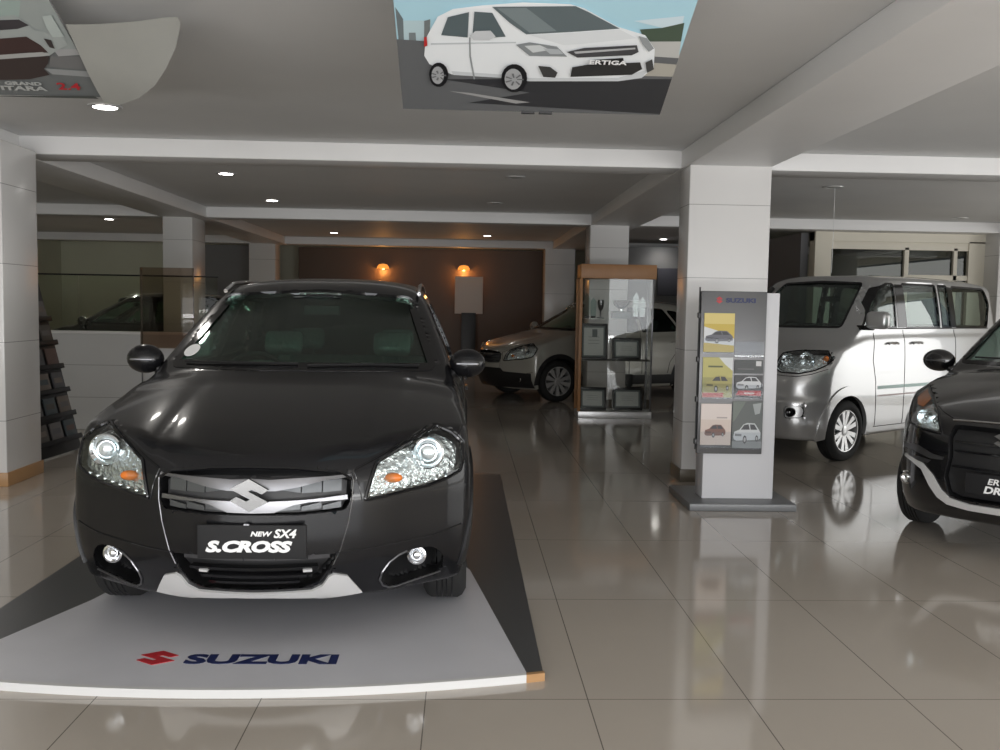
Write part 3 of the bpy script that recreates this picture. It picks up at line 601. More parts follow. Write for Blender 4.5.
def van(name, label, cat, paint):
    base = van_base; root = thing(name, label, cat)
    def cav(x,y,z): return np.maximum(np.maximum(base(x,y,z)+.05, .5-z), np.maximum(.95-y, y-3.9))
    def ws(x,y,z): return np.maximum(sdpoly(x, z, VAN_WS), y-1.9)
    def side(x,y,z):
        d = sdpoly(y, z, VAN_W[0])
        for q in VAN_W[1:]: d = np.minimum(d, sdpoly(y, z, q))
        return np.maximum(d, .4-np.abs(x))
    def arch(x,y,z): return np.maximum(np.minimum(np.hypot(y-.72, z-.31), np.hypot(y-3.345, z-.31))-.355, .50-np.abs(x))
    def rearw(x,y,z): return np.maximum(sdpoly(x, z, mir([(0,1.35),(.6,1.35),(.55,1.75),(0,1.76)])), 3.7-y)
    body_from(root, base, [cav, ws, side, arch, rearw], 4.16, paint, .022, .014, Hh=2.0, rec=[offset_poly(VAN_HL, -.008), VAN_LO, VAN_GR, VAN_FOG])
    simple_windscreen(root, base, VAN_WS, CLEARG)
    for s in (1,-1):
        for i, p in enumerate(VAN_W): glass_side(root, base, p, CLEARG, s, 'quarter_window' if i > 1 else 'side_window')
        if s > 0:
            pl = MB(); patch(pl, base, 'side', [(1.69,1.335),(1.70,1.79),(1.85,1.79),(1.85,1.335)], .003, .006, s, st=.04); pl.obj('door_pillar', [GLOSSB], root, 40)
            pl = MB(); patch(pl, base, 'side', [(2.84,1.335),(2.83,1.79),(2.91,1.785),(2.92,1.335)], .003, .006, s, st=.04); pl.obj('door_pillar', [GLOSSB], root, 40)
        A = np.linspace(R(-10), R(190), 26); c = MB()
        for yc in (.72, 3.345):
            ring = [(yc+.350*math.cos(a), .31+.350*math.sin(a)) for a in A]+[(yc+.445*math.cos(a), .31+.445*math.sin(a)) for a in A[::-1]]
            c = MB(); patch(c, base, 'side', ring, .014, .04, s, 0, st=.03); c.obj('wheel_arch_flare', [paint], root, 40)
        for gp in ([(1.20,1.28),(1.16,1.0),(1.22,.78),(1.24,.32)],[(1.78,1.31),(1.78,.32)],[(2.88,1.31),(2.88,.6)],[(1.22,.315),(2.95,.315)]): d = MB(); line(d, base, 'side', gp, .004, 0, s); d.obj('door_gap', [GLOSSB], root)
        st = MB(); patch(st, base, 'side', [(1.26,.70),(1.26,.735),(2.86,.735),(2.86,.70)], .002, .003, s, st=.05); st.obj('door_stripe', [mat('teal_stripe', (.55,.76,.72), .35)], root, 50)
        st = MB(); patch(st, base, 'side', [(1.26,.625),(1.26,.642),(2.86,.642),(2.86,.625)], .002, .003, s, st=.05); st.obj('door_stripe', [mat('rose_stripe', (.62,.50,.50), .35)], root, 50)
        sl = MB(); line(sl, base, 'side', [(.95,1.325),(3.7,1.325)], .007, .003, s); sl.obj('window_sill_strip', [GLOSSB], root)
        hd = MB(); line(hd, base, 'side', [(1.43,1.165),(1.47,1.175),(1.58,1.175),(1.62,1.165)], .013, .02, s); hd.obj('door_handle', [CHROME], root)
        hd = MB(); line(hd, base, 'side', [(1.92,1.165),(1.96,1.175),(2.07,1.175),(2.11,1.165)], .013, .02, s); hd.obj('door_handle', [paint], root)
        Lp = MB(); patch(Lp, base, 'front', VAN_HL, .003, .004, s, 0, st=.03); hl = Lp.obj('headlamp', [LENS], root, 50)
        B = MB(); patch(B, base, 'front', offset_poly(VAN_HL, -.010), -.035, .006, s, 0, st=.03); B.obj('headlamp_reflector', [REFL], hl, 50)
        Rg = MB(); line(Rg, base, 'front', VAN_HL, .007, .001, s, closed=True, st=.002); Rg.obj('headlamp_rim', [GLOSSB], hl, 40)
        for u, rr in ((.47,.075),(.645,.092)):
            c0 = front_at(base, s, u, 1.0, .05); M = Matrix.Translation(c0) @ Matrix.Rotation(math.pi/2, 4, 'X')
            P = MB(); P.lathe([(rr,.035),(rr*.8,.0),(rr*.4,-.012),(0,-.015)], 24, 0, M, caps=False); P.ball((0,0,.01), (.02,.02,.02), 0, 10, M); P.obj('lamp_bowl', [LAMPW], hl, 50)
        q = MB(); a0 = front_at(base, s, .75, 1.03, .04); q.ball(a0, (.03,.02,.03), 0, 12); q.obj('indicator_bulb', [AMBER], hl, 50)
        Bz = MB(); patch(Bz, base, 'front', offset_poly(VAN_FOG, -.004), -.025, .01, s, 0, st=.03); bz = Bz.obj('fog_lamp_bezel', [SILVERP], root, 50)
        c0 = front_at(base, s, .60, .507, .015); M = Matrix.Translation(c0) @ Matrix.Rotation(math.pi/2, 4, 'X')
        fb = MB(); fb.lathe([(.045,-.03),(.045,.015),(.036,.018),(.03,.006),(0,-.002)], 24, 0, M, caps=False); fb.ball((0,0,.002), (.014,.014,.012), 1, 12, M); fb.obj('fog_lamp', [GLOSSB, LAMPW], bz, 50)
        g = MB(); line(g, base, 'front', [(.36,.865),(.45,.86),(.62,.855),(.72,.88),(.80,.93)], .0035, 0, s); g.obj('panel_gap', [GLOSSB], root)
        mb = MB(); mb.box((s*.86,.90,1.325),(s*1.09,1.01,1.50), 0, .045); mb.box((s*.74,.95,1.31),(s*.92,1.00,1.36), 1, .01); mo = mb.obj('side_mirror', [paint, GLOSSB], root, 40)
        gm = MB(); gm.box((s*.89,1.008,1.345),(s*1.06,1.014,1.48), 0, .002); gm.obj('mirror_glass', [CHROME], mo)
        for yy in (.72, 3.345): wheel(root, s*.745, yy, r=.305, w=.19, rim=.205, n=12)
    b = MB(); patch(b, base, 'front', offset_poly(mir(VAN_LO), -.004), -.045, .006, st=.03); lo = b.obj('lower_intake', [BLACKP], root, 50)
    b = MB(); patch(b, base, 'front', offset_poly(mir(VAN_GR), -.004), -.045, .006, st=.03); gr = b.obj('grille', [BLACKP], root, 50)
    b = MB(); patch(b, base, 'front', [(-.31,.93),(-.31,.95),(.31,.95),(.31,.93)], .002, .02, st=.03); b.obj('grille_bar', [CHROME], gr, 50)
    b = MB(); M = Matrix.Translation(front_at(base, 1, 0, .94, -.012)) @ Matrix.Rotation(math.pi/2, 4, 'X'); b.prism([(a*.12,c*.11) for a,c in S_POLY], 0, .014, 'z', 0, M); b.obj('badge', [CHROME], root, 25)
    cabin(root, 1.12, 1.27, .62, [(-.36,1.75,.5),(.36,1.75,.5),(0,2.6,1.1),(0,3.4,1.1)], BEIGE, -1)
    return root
# ---------------------------------------------------------------- black people carrier
M_WS = roundpoly(mir([(0,1.145),(.725,1.14),(.575,1.56),(0,1.60)]), .03, 3)
M_W = [roundpoly([(1.45,1.13),(1.7,1.34),(1.98,1.53),(2.36,1.56),(2.36,1.12)], .02, 2), roundpoly([(2.46,1.12),(2.46,1.56),(3.1,1.55),(3.15,1.13)], .03, 2), roundpoly([(3.24,1.15),(3.2,1.54),(3.6,1.52),(3.85,1.22)], .03, 2)]
M_HL = roundpoly([(.752,.985),(.69,.968),(.573,.932),(.454,.862),(.388,.733),(.503,.744),(.643,.768),(.70,.845),(.74,.922)], .012, 2)
M_GR = [(0,.80),(.32,.80),(.345,.72),(.335,.60),(.36,.47),(.33,.36),(.26,.335),(0,.335)]
def people_carrier(name, label, cat, paint):
    base = mpv_base; root = thing(name, label, cat)
    def cav(x,y,z): return np.maximum(np.maximum(base(x,y,z)+.05, .45-z), np.maximum(1.15-y, y-3.95))
    def ws(x,y,z): return np.maximum(sdpoly(x, z, M_WS), y-2.3)
    def side(x,y,z):
        d = sdpoly(y, z, M_W[0])
        for q in M_W[1:]: d = np.minimum(d, sdpoly(y, z, q))
        return np.maximum(d, .4-np.abs(x))
    def arch(x,y,z): return np.maximum(np.minimum(np.hypot(y-.76, z-.31), np.hypot(y-3.5, z-.31))-.355, .50-np.abs(x))
    body_from(root, base, [cav, ws, side, arch], 4.27, paint, .022, .013, rec=[offset_poly(M_HL, -.010), M_GR])
    simple_windscreen(root, base, M_WS, CLEARG)
    for s in (1,-1):
        for i, p in enumerate(M_W): glass_side(root, base, p, CLEARG, s, 'quarter_window' if i > 1 else 'side_window')
        Lp = MB(); patch(Lp, base, 'front', M_HL, .003, .004, s, 0, st=.03); hl = Lp.obj('headlamp', [LENS], root, 50)
        B = MB(); patch(B, base, 'front', offset_poly(M_HL, -.011), -.03, .006, s, 0, st=.03); B.obj('headlamp_reflector', [REFL], hl, 50)
        Rg = MB(); line(Rg, base, 'front', M_HL, .008, .001, s, closed=True, st=.002); Rg.obj('headlamp_rim', [GLOSSB], hl, 40)
        for u, z, rr in ((.54,.82,.05),(.47,.80,.04)):
            c0 = front_at(base, s, u, z, .045); M = Matrix.Translation(c0) @ Matrix.Rotation(math.pi/2, 4, 'X')
            P = MB(); P.lathe([(rr,.03),(rr*.8,.0),(rr*.4,-.012),(0,-.015)], 24, 0, M, caps=False); P.ball((0,0,.01), (.018,.018,.018), 0, 10, M); P.obj('lamp_bowl', [LAMPW], hl, 50)
        q = MB(); patch(q, base, 'front', [(.745,.975),(.69,.958),(.60,.930),(.60,.885),(.66,.89),(.72,.925)], -.008, .006, s, st=.02); q.obj('indicator_lens', [AMBER], hl, 50)
        for poly in ([(.705,.637),(.54,.642),(.436,.600),(.364,.590),(.37,.572),(.451,.570),(.58,.606),(.678,.610)], [(.654,.562),(.535,.570),(.45,.558),(.47,.538),(.6,.545)]):
            b = MB(); patch(b, base, 'front', poly, .006, .02, s, st=.02); b.obj('bumper_accent', [SATIN], root, 40)
        fo = front_at(base, s, .632, .413, .0); M = Matrix.Translation((fo[0],fo[1]+.004,fo[2])) @ Matrix.Rotation(math.pi/2, 4, 'X')
        fb = MB(); fb.lathe([(.046,-.04),(.046,.012),(.037,.016),(.03,.006),(0,-.002)], 24, 0, M, caps=False); fo = fb.obj('fog_lamp', [CHROME], root, 50)
        fb = MB(); fb.ball((0,0,.006), (.022,.022,.012), 0, 12, M); fb.obj('fog_lamp_glass', [LAMPW], fo, 50)
        g = MB(); line(g, base, 'front', [(.34,.832),(.42,.862),(.47,.885)], .004, .001, s); g.obj('panel_gap', [GLOSSB], root)
        side_mirror(root, s, .93, 1.38, 1.135, paint, .12, .075, .085)
        for yy in (.76, 3.5): wheel(root, s*.755, yy, r=.305, w=.185, rim=.205, n=10)
        for yy in (2.1, 3.0):
            hd = MB(); line(hd, base, 'side', [(yy,.97),(yy+.04,.975),(yy+.14,.975),(yy+.18,.97)], .012, .022, s); hd.obj('door_handle', [paint], root)
    sw = [(0,.279),(.2,.279),(.334,.294),(.396,.33),(.45,.40),(.505,.492),(.58,.53),(.66,.55),(.655,.568),(.58,.556),(.50,.532),(.428,.466),(.371,.382),(.317,.337),(.198,.317),(0,.317)]
    b = MB(); patch(b, base, 'front', mir(sw), .012, .02, st=.015); b.obj('bumper_garnish', [SILVERP], root, 40)
    b = MB(); patch(b, base, 'front', offset_poly(mir(M_GR), -.004), -.05, .006, st=.03); gr = b.obj('grille', [BLACKP], root, 50)
    for zz, uu in ((.70,.31),(.64,.31),(.54,.32)):
        b = MB(); patch(b, base, 'front', [(-uu,zz-.008),(-uu,zz+.004),(uu,zz+.004),(uu,zz-.008)], -.02, .02, st=.03); b.obj('grille_slat', [GLOSSB], gr)
    b = MB(); line(b, base, 'front', [(-.34,.822),(-.22,.826),(0,.828),(.22,.826),(.34,.822)], .007, .003); b.obj('bonnet_trim', [CHROME], root)
    b = MB(); M = Matrix.Translation(front_at(base, 1, 0, .735, -.012)) @ Matrix.Rotation(math.pi/2, 4, 'X'); b.prism([(a*.13,c*.115) for a,c in S_POLY], 0, .014, 'z', 0, M); b.obj('badge', [SATIN], root, 25)
    b = MB(); b.box((-.215,-.022,.39),(.215,-.006,.52), 0, .003); pl = b.obj('number_plate', [MATS.get('plate_black') or mat('plate_black', (.004,.004,.005), .7)], root)
    t = MB(); MX = lambda x, z: Matrix.Translation((x,-.024,z)) @ Matrix.Rotation(math.pi/2, 4, 'X')
    vs, fs = text_mesh('ERTIGA', .05, .002, .2, .001, 1.2, 'LEFT'); t.add(vs, fs, 0, MX(-.085,.478)); vs, fs = text_mesh('DREZA', .06, .002, .2, .002, 1.2, 'LEFT'); t.add(vs, fs, 0, MX(-.105,.425))
    t.obj('lettering', [WHITEI], pl)
    for pts in ([(-.62,1.165),(-.3,1.17),(.0,1.17)],[(.05,1.16),(.35,1.17),(.62,1.16)]): wp = MB(); line(wp, base, 'front', pts, .007, .014); wp.obj('wiper', [BLACKP], root)
    cabin(root, 1.40, 1.08, .6, [(-.36,2.15,.5),(.36,2.15,.5),(0,3.0,1.1)], BEIGE)
    return root
EXPO = 0.12; LF = 450; LR = 215; WS = .3; LFILL = 420
# ---------------------------------------------------------------- the room
def wall_paint(name, col, tile=None, rough=.5):
    m = mat(name, col, rough, noise=(1.3, .06))
    if tile:
        nt = m.node_tree; b = nt.nodes['Principled BSDF']; tc = nt.nodes.new('ShaderNodeTexCoord'); src = b.inputs['Base Color'].links[0].from_socket
        sep = nt.nodes.new('ShaderNodeSeparateXYZ'); nt.links.new(tc.outputs['Object'], sep.inputs[0]); mk_ = None
        for ax, (st, off) in tile.items():
            a = nt.nodes.new('ShaderNodeMath'); a.operation = 'ADD'; a.inputs[1].default_value = off; nt.links.new(sep.outputs[ax], a.inputs[0])
            d = nt.nodes.new('ShaderNodeMath'); d.operation = 'DIVIDE'; d.inputs[1].default_value = st; nt.links.new(a.outputs[0], d.inputs[0])
            f = nt.nodes.new('ShaderNodeMath'); f.operation = 'FRACT'; nt.links.new(d.outputs[0], f.inputs[0])
            c = nt.nodes.new('ShaderNodeMath'); c.operation = 'LESS_THAN'; c.inputs[1].default_value = .0045/st; nt.links.new(f.outputs[0], c.inputs[0])
            if mk_: x = nt.nodes.new('ShaderNodeMath'); x.operation = 'MAXIMUM'; nt.links.new(mk_, x.inputs[0]); nt.links.new(c.outputs[0], x.inputs[1]); mk_ = x.outputs[0]
            else: mk_ = c.outputs[0]
        mx = nt.nodes.new('ShaderNodeMix'); mx.data_type = 'RGBA'; mx.inputs[7].default_value = (*[v*.35 for v in col], 1)
        nt.links.new(mk_, mx.inputs[0]); nt.links.new(src, mx.inputs[6]); nt.links.new(mx.outputs[2], b.inputs['Base Color'])
    return m
FLOOR = wall_paint('polished_tile', (.47,.422,.368), {'X':(.62,.127), 'Y':(1.24,.2)}, .085); FLOOR.node_tree.nodes['Principled BSDF'].inputs['IOR'].default_value = 1.65
CEIL = wall_paint('ceiling_paint', (.74,.74,.735), None, .6)
BEAM = wall_paint('beam_paint', (.80,.795,.79), None, .5)
COLM = wall_paint('column_tile', (.70,.69,.68), {'Z':(.62,.1)}, .22)
PLAST = wall_paint('back_wall_paint', (.60,.60,.48), None, .6)
GREYW = wall_paint('grey_wall_paint', (.22,.22,.225), None, .6)
BROWN = wall_paint('brown_panel', (.088,.056,.036), None, .5)
TAN = mat('tan_skirting', (.42,.24,.11), .35)
DKSK = mat('dark_skirting', (.14,.12,.09), .3)
CREAM = wall_paint('cream_paint', (.72,.68,.58), None, .5)
CTR = wall_paint('counter_panel', (.62,.62,.63), {'Z':(.37,.0)}, .3)
def rbox(name, a, b, m, bev=0., st=True):
    x = MB(); x.box(a, b, 0, bev); o = x.obj(name, [m], None, 35)
    return struct(o) if st else o
rbox('floor', (-9.4,-4.6,-.1), (10.6,22.4,0), FLOOR)
rbox('ceiling', (-9.4,-4.6,2.87), (10.6,22.4,2.97), CEIL)
rbox('wall_left', (-9.4,-4.6,0), (-9.2,22.4,2.87), PLAST)
rbox('wall_back', (-9.2,22.2,0), (10.4,22.4,2.87), PLAST)
rbox('wall_right', (10.4,11.5,0), (10.6,22.4,2.87), CREAM)
rbox('wall_right', (10.4,-4.6,0), (10.6,1.0,2.87), CREAM)
rbox('wall_right', (10.4,1.0,0), (10.6,11.5,.10), CREAM)
rbox('wall_right', (10.4,1.0,2.70), (10.6,11.5,2.87), CREAM)
rbox('wall_front', (-9.2,-4.6,2.70), (10.4,-4.4,2.87), CREAM)
rbox('wall_front', (-9.2,-4.6,0), (-6.2,-4.4,2.70), CREAM)
# beams
for y in (8.32, 14.2, 20.3):
    rbox('cross_beam', (-9.2,y,2.715), (1.88,y+.42,2.869), BEAM, .006); rbox('cross_beam', (2.60,y,2.715), (10.4,y+.42,2.869), BEAM, .006)
for x0, x1 in ((-4.45,-3.78),(1.88,2.60),(8.1,8.75)): rbox('ceiling_beam', (x0,-4.4,2.71), (x1,20.7,2.869), BEAM, .006)
# columns
def column(x0, x1, y0, y1, sk, hz=.11):
    rbox('column', (x0,y0,0), (x1,y1,2.72), COLM, .008)
    rbox('trim_skirting', (x0-.012,y0-.012,0), (x1+.012,y1+.012,hz), sk, .004)
column(-4.4,-3.60,7.60,8.22, TAN); column(1.90,2.60,8.08,8.45, DKSK)
column(-4.42,-3.99,14.2,14.9, DKSK); column(1.87,2.45,14.2,14.75, DKSK)
column(-4.53,-3.98,20.3,20.8, DKSK); column(1.72,2.36,20.3,20.8, DKSK); column(8.1,8.7,14.2,14.8, DKSK); column(8.1,8.7,7.9,8.5, DKSK)
# brown panelled wall at the back with two wall lights
rbox('wall_panel', (-3.68,21.4,0), (1.80,21.6,2.72), BROWN)
rbox('wall_inner', (-5.7,21.2,0), (-4.3,21.4,2.72), GREYW)
rbox('wall_inner', (1.80,20.9,0), (2.0,21.5,2.72), GREYW)
for i, x in enumerate((-1.81, -.01)):
    t = thing('wall_light', ['left-hand orange wall light on the brown panelled back wall', 'right-hand orange wall light above the pale board on the brown wall'][i], 'wall light', (x,21.38,2.28), 0, 'wall lights on the brown wall')
    b = MB(); b.lathe([(.0,.10),(.09,.085),(.13,.03),(.14,-.01),(.125,-.01),(.08,.06)], 24); b.obj('lamp_shade', [mat('amber_shade', (.7,.28,.06), .4, emit=(1,.36,.06), es=.9)], t)
    b = MB(); b.box((-.05,-.01,-.04),(.05,.018,.12), 0, .01); b.obj('wall_plate', [SATIN], t)
    l = bpy.data.lights.new('wall_lamp', 'POINT'); l.energy = 9; l.color = (1,.42,.10); l.shadow_soft_size = .06
    o = bpy.data.objects.new('wall_lamp', l); COL.objects.link(o); o.location = (x,21.24,2.20)
pb = MB(); pb.box((-.20,21.10,1.30),(.42,21.14,2.12), 0, .004); pb.box((-.05,21.09,.05),(.27,21.13,1.32), 1, .004); pb.box((-.26,21.0,0),(.48,21.3,.05),1,.005)
tag(pb.obj('notice_board', [mat('pale_board', (.62,.55,.50), .5), BLACKP]), 'pale upright display board below the right-hand orange wall light', 'display board')
# low white counter wall with a glass screen on it
rbox('wall_counter', (-9.2,11.0,0), (-2.9,11.15,1.10), CTR); rbox('trim_counter_top', (-9.2,10.97,1.10), (-2.87,11.18,1.13), BEAM, .004)
SCREEN = glass_mat('screen_glass', (.90,.92,.86), 1.25); TINT = glass_mat('smoked_glass', (.70,.63,.57), 1.35)
t = thing('glass_screen', 'wide clear glass screen standing on the low white counter wall', 'glass screen', (-5.9,11.07,1.13))
for k in range(4):
    b = MB(); x0 = -3.2+k*1.57; b.box((x0,-.006,.0),(x0+1.56,.006,.63), 0, .002); b.obj('glass_pane', [SCREEN], t, 30)
b = MB(); b.tube([(-3.2,0,.64),(3.08,0,.64)], .010, 6); b.obj('top_rail', [BLACKP], t)
t = thing('smoked_screen', 'smoked glass panel overlapping the right end of the clear screen', 'glass panel', (-3.35,10.90,0))
b = MB(); b.box((-.30,-.006,.95),(.30,.006,1.86), 0, .002); b.obj('glass_pane', [TINT], t, 30)
for x in (-.29,.29): b = MB(); b.tube([(x,0.02,0),(x,0.02,1.86)], .008, 6); b.obj('post', [SATIN], t)
# right wing: cream framed window wall
rbox('wall_wing', (5.40,14.6,2.58), (8.1,14.8,2.72), CREAM); rbox('wall_wing', (5.40,14.55,0), (5.66,14.8,2.72), CREAM, .004)
rbox('wall_wing', (7.85,14.6,0), (8.1,14.8,2.6), CREAM)
b = MB(); b.box((5.66,14.62,2.46),(7.85,14.74,2.58),0,.004); b.box((6.84,14.62,0),(6.91,14.74,2.5),0,.003); b.box((6.91,14.62,2.0),(7.85,14.74,2.08),0,.003); b.box((7.62,14.62,0),(7.68,14.74,2.5),0,.003); b.box((5.66,14.62,.8),(6.84,14.74,.88),0,.003)
w1 = struct(b.obj('window_1', [CREAM]))
b = MB(); b.box((5.66,14.675,.88),(6.84,14.685,2.46)); b.box((6.91,14.675,2.08),(7.62,14.685,2.46)); b.box((6.91,14.675,.1),(7.62,14.685,2.0)); b.box((7.68,14.675,.1),(7.85,14.685,2.46)); b.obj('glass_pane', [glass_mat('wing_glass', (.42,.45,.40), 1.5)], w1, 30)
rbox('wall_wing', (5.66,14.64,0), (6.84,14.72,.8), CREAM)
rbox('wall_inner', (2.7,19.2,0), (5.3,19.35,2.72), GREYW); rbox('wall_inner', (5.3,14.9,0), (5.42,19.3,2.72), GREYW)
b = MB(); b.box((4.75,14.95+4.1,1.9),(5.0,19.19,2.35),0,.01); sp = tag(b.obj('loudspeaker', [BLACKP]), 'black box speaker high on the grey wall behind the silver van', 'speaker')
b = MB(); b.tube([(4.875,19.05,2.22),(4.875,19.02,2.22)], .07, 20); b.tube([(4.875,19.05,2.02),(4.875,19.02,2.02)], .09, 20); b.obj('speaker_cone', [RUBBER], sp)
b = MB(); b.box((3.9,19.12,1.75),(4.6,19.19,2.30),0,.005); tag(b.obj('wall_poster', [mat('poster_dark', (.07,.07,.09), .5)]), 'dark poster on the grey wall left of the black speaker', 'poster')
# ceiling lamps
LM = mat('lamp_disc', (1,1,1), .5, emit=(1,.97,.92), es=22.)
LO = mat('lamp_disc_off', (.35,.35,.34), .3)
def downlight(x, y, on, label, pw=34., r=.075):
    t = thing('ceiling_light', label, 'ceiling light', (x,y,2.87), 0, 'recessed ceiling lights')
    b = MB(); b.lathe([(r,-.001),(r,-.012),(r+.03,-.010),(r+.034,-.001)], 28, caps=False); b.obj('bezel', [SILVERP], t, 30)
    b = MB(); b.lathe([(0,-.016),(r*.6,-.014),(r*.98,-.004)], 24, caps=False); b.obj('bulb', [LM if on else LO], t, 60)
    if on:
        l = bpy.data.lights.new('lamp', 'SPOT'); l.energy = pw; l.spot_size = R(130); l.spot_blend = .8; l.shadow_soft_size = .06; l.color = (1,.95,.88)
        o = bpy.data.objects.new('lamp', l); COL.objects.link(o); o.location = (x,y,2.83)
    return t
downlight(-2.575,7.0,True,'brightest ceiling light, just behind the curled white sheet',26,.085)
downlight(-2.575,10.46,True,'lit ceiling light in the left row, nearest behind the front cross beam',16)
downlight(-2.61,13.1,True,'small lit ceiling light in the left row just before the second cross beam',12)
downlight(-2.56,18.9,True,'lit ceiling light between the second and third beams, above the black crossover',11)
downlight(.444,18.9,True,'lit ceiling light between the second and third beams, above the pale board',11)
downlight(3.95,18.9,True,'lit ceiling light seen just left of the big tiled column',11)
downlight(.53,10.27,False,'unlit ceiling light in the middle of the front bay')
downlight(.40,12.9,False,'unlit ceiling light near the second cross beam, middle row')
downlight(7.16,13.6,False,'unlit ceiling light at far right above the silver van')
downlight(-6.1,16.7,True,'lit ceiling light at far left above the black car beyond the glass',120)
t = downlight(4.07,10.5,False,'unlit ceiling light with a thin wire hanging from it')
b = MB(); b.tube([(.02,0,-.01),(.025,0,-.5),(.02,0,-.95)], .003, 5); b.obj('hanging_wire', [SILVERP], t)
# ---------------------------------------------------------------- stage under the crossover
WHITEB = mat('white_board', (.62,.62,.66), .28, noise=(5,.05)); DKB = mat('dark_board', (.06,.062,.065), .32); LIP = mat('white_edge', (.66,.66,.66), .4)
def arc(x0, x1, n=24): return [(x, 3.54+.17*((x+.92)/1.26)**2) for x in np.linspace(x0, x1, n)]
t = thing('display_stage', 'low dark and white floor stage under the black crossover, lettered in blue', 'stage', (0,0,0))
b = MB(); b.prism(arc(-2.18,.34)+[(.34,8.2),(-2.18,8.2)], 0, .026, 'z'); b.obj('stage_base', [DKB], t, 20)
b = MB(); b.prism(arc(-2.10,.275)+[(.055,5.19),(-.1,5.6),(-1.6,5.6),(-1.80,4.62)], .026, .030, 'z'); b.obj('stage_top', [WHITEB], t, 20)
b = MB(); A = arc(-2.18,.27); b.prism([(x,y-.012) for x,y in A]+[(x,y+.012) for x,y in reversed(A)], 0, .033, 'z'); b.obj('front_edging', [LIP], t, 20)
b = MB(); A = arc(.27,.345,4); b.prism([(x,y-.012) for x,y in A]+[(x,y+.012) for x,y in reversed(A)], 0, .033, 'z'); b.obj('corner_edging', [TAN], t, 20)
b = MB(); M = Matrix.Translation((-1.238,3.862,.030)); b.prism([(a*.155,c*.155) for a,c in S_POLY], 0, .002, 'z', 0, M); b.obj('emblem', [mat('red_print', (.45,.02,.03), .5)], t, 20)
b = MB(); vs, fs = text_mesh('SUZUKI', .135, .001, 0, .006, 1.46); w_ = max(v[0] for v in vs)-min(v[0] for v in vs); k = .62/w_
b.add([(v[0]*k,v[1],v[2]) for v in vs], fs, 0, Matrix.Translation((-.806,3.843,.031))); b.obj('lettering', [mat('navy_print', (.012,.02,.09), .5)], t, 20)
# ---------------------------------------------------------------- printed pictures
PR = {}
def ink(c):
    k = 'ink_%02x%02x%02x' % tuple(int(min(1, v)*255) for v in c)
    return mat(k, c, .45)
def picture(name, layers, P, parent, step=.0008):
    """layers: (colour, polygon); P maps (s,t,height) to the parent's space"""
    b = MB(); ms = []
    for i, (c, poly) in enumerate(layers):
        m = ink(c)
        if m not in ms: ms.append(m)
        r = delaunay_2d_cdt([Vector(p) for p in poly], [], [list(range(len(poly)))], 1, 1e-6); h = step*(i+1)
        b.add([P(v[0], v[1], h) for v in r[0]], [tuple(f) for f in r[2]], ms.index(m))
    return b.obj(name, ms, parent, 0)
def clip(poly, x0, x1, y0, y1):
    for ax, v, sg in ((0,x0,1),(0,x1,-1),(1,y0,1),(1,y1,-1)):
        out = []; n = len(poly)
        for i in range(n):
            a, b = poly[i], poly[(i+1) % n]; da, db = (a[ax]-v)*sg, (b[ax]-v)*sg
            if da >= 0: out.append(a)
            if da*db < 0: t = da/(da-db); out.append((a[0]+(b[0]-a[0])*t, a[1]+(b[1]-a[1])*t))
        poly = out
        if len(poly) < 3: return None
    return poly
def slanted(Y0, z0, sl):
    L = math.hypot(1, sl); d = (0,-1/L,sl/L); nrm = (0,-sl/L,-1/L)
    return lambda s, t, h: (s, Y0+d[1]*t+nrm[1]*h, z0+d[2]*t+nrm[2]*h)
# big picture board hung under the ceiling
P = slanted(*ADB); t = thing('picture_board', 'large printed board hanging from the ceiling, showing a white family car on a road', 'picture board', (0,0,0))
x0, x1, top = -.287, .885, 1.06
b = MB(); r = [P(x0,-.0,-.012),P(x1,0,-.012),P(x1,top,-.012),P(x0,top,-.012),P(x0,0,0),P(x1,0,0),P(x1,top,0),P(x0,top,0)]
b.add(r, [(0,1,2,3),(7,6,5,4),(0,4,5,1),(1,5,6,2),(2,6,7,3),(3,7,4,0)]); b.obj('board', [mat('board_edge', (.25,.25,.25), .5)], t, 20)
def ext(poly, lim): return [(a, top if c > lim else c) for a, c in poly]
W_ = (.82,.85,.87); G_ = (.10,.13,.14)
LY = [((.42,.66,.76), [(x0,.3),(x1,.3),(x1,top),(x0,top)]), ((.48,.62,.66), AD['haze']), ((.16,.19,.20), AD['b1']), ((.20,.23,.24), AD['b2']), ((.18,.2,.2), AD['b3']), ((.62,.74,.80), AD['clr']), ((.07,.10,.07), AD['hill']), ((.50,.50,.48), AD['wall']),
  ((.13,.135,.14), [(x0,.0),(x1,.0),(x1,.40),(x0,.47)]), ((.035,.036,.04), AD['shadow']), ((.35,.35,.35), AD['mark']), ((.42,.40,.35), [(.76,.28),(.885,.28),(.885,.36),(.76,.37)]), (W_, AD['body']), ((.88,.9,.92), AD['roof']), ((.62,.65,.67), AD['low2']), ((.72,.75,.77), AD['hood']), ((.55,.58,.6), AD['crease']), ((.30,.32,.33), AD['seam1']), (G_, AD['winr']), (G_, AD['winf']), ((.12,.15,.16), AD['ws']),
  ((.20,.24,.25), AD['wsr']), ((.25,.27,.28), AD['hl']), ((.62,.65,.66), AD['hl2']), ((.45,.48,.5), AD['hl3']), ((.30,.32,.33), AD['hr']), ((.06,.06,.065), AD['grille']), ((.45,.46,.47), AD['g2']), ((.03,.03,.03), AD['low']), ((.01,.01,.01), AD['plate']), ((.05,.05,.05), AD['fog']), ((.06,.06,.06), AD['fr']), ((.58,.6,.62), AD['mirror']), ((.5,.03,.03), AD['light']),
  ((.01,.01,.012), AD['w1']), ((.01,.01,.012), AD['w2']), ((.40,.41,.42), AD['r1']), ((.40,.41,.42), AD['r2'])]
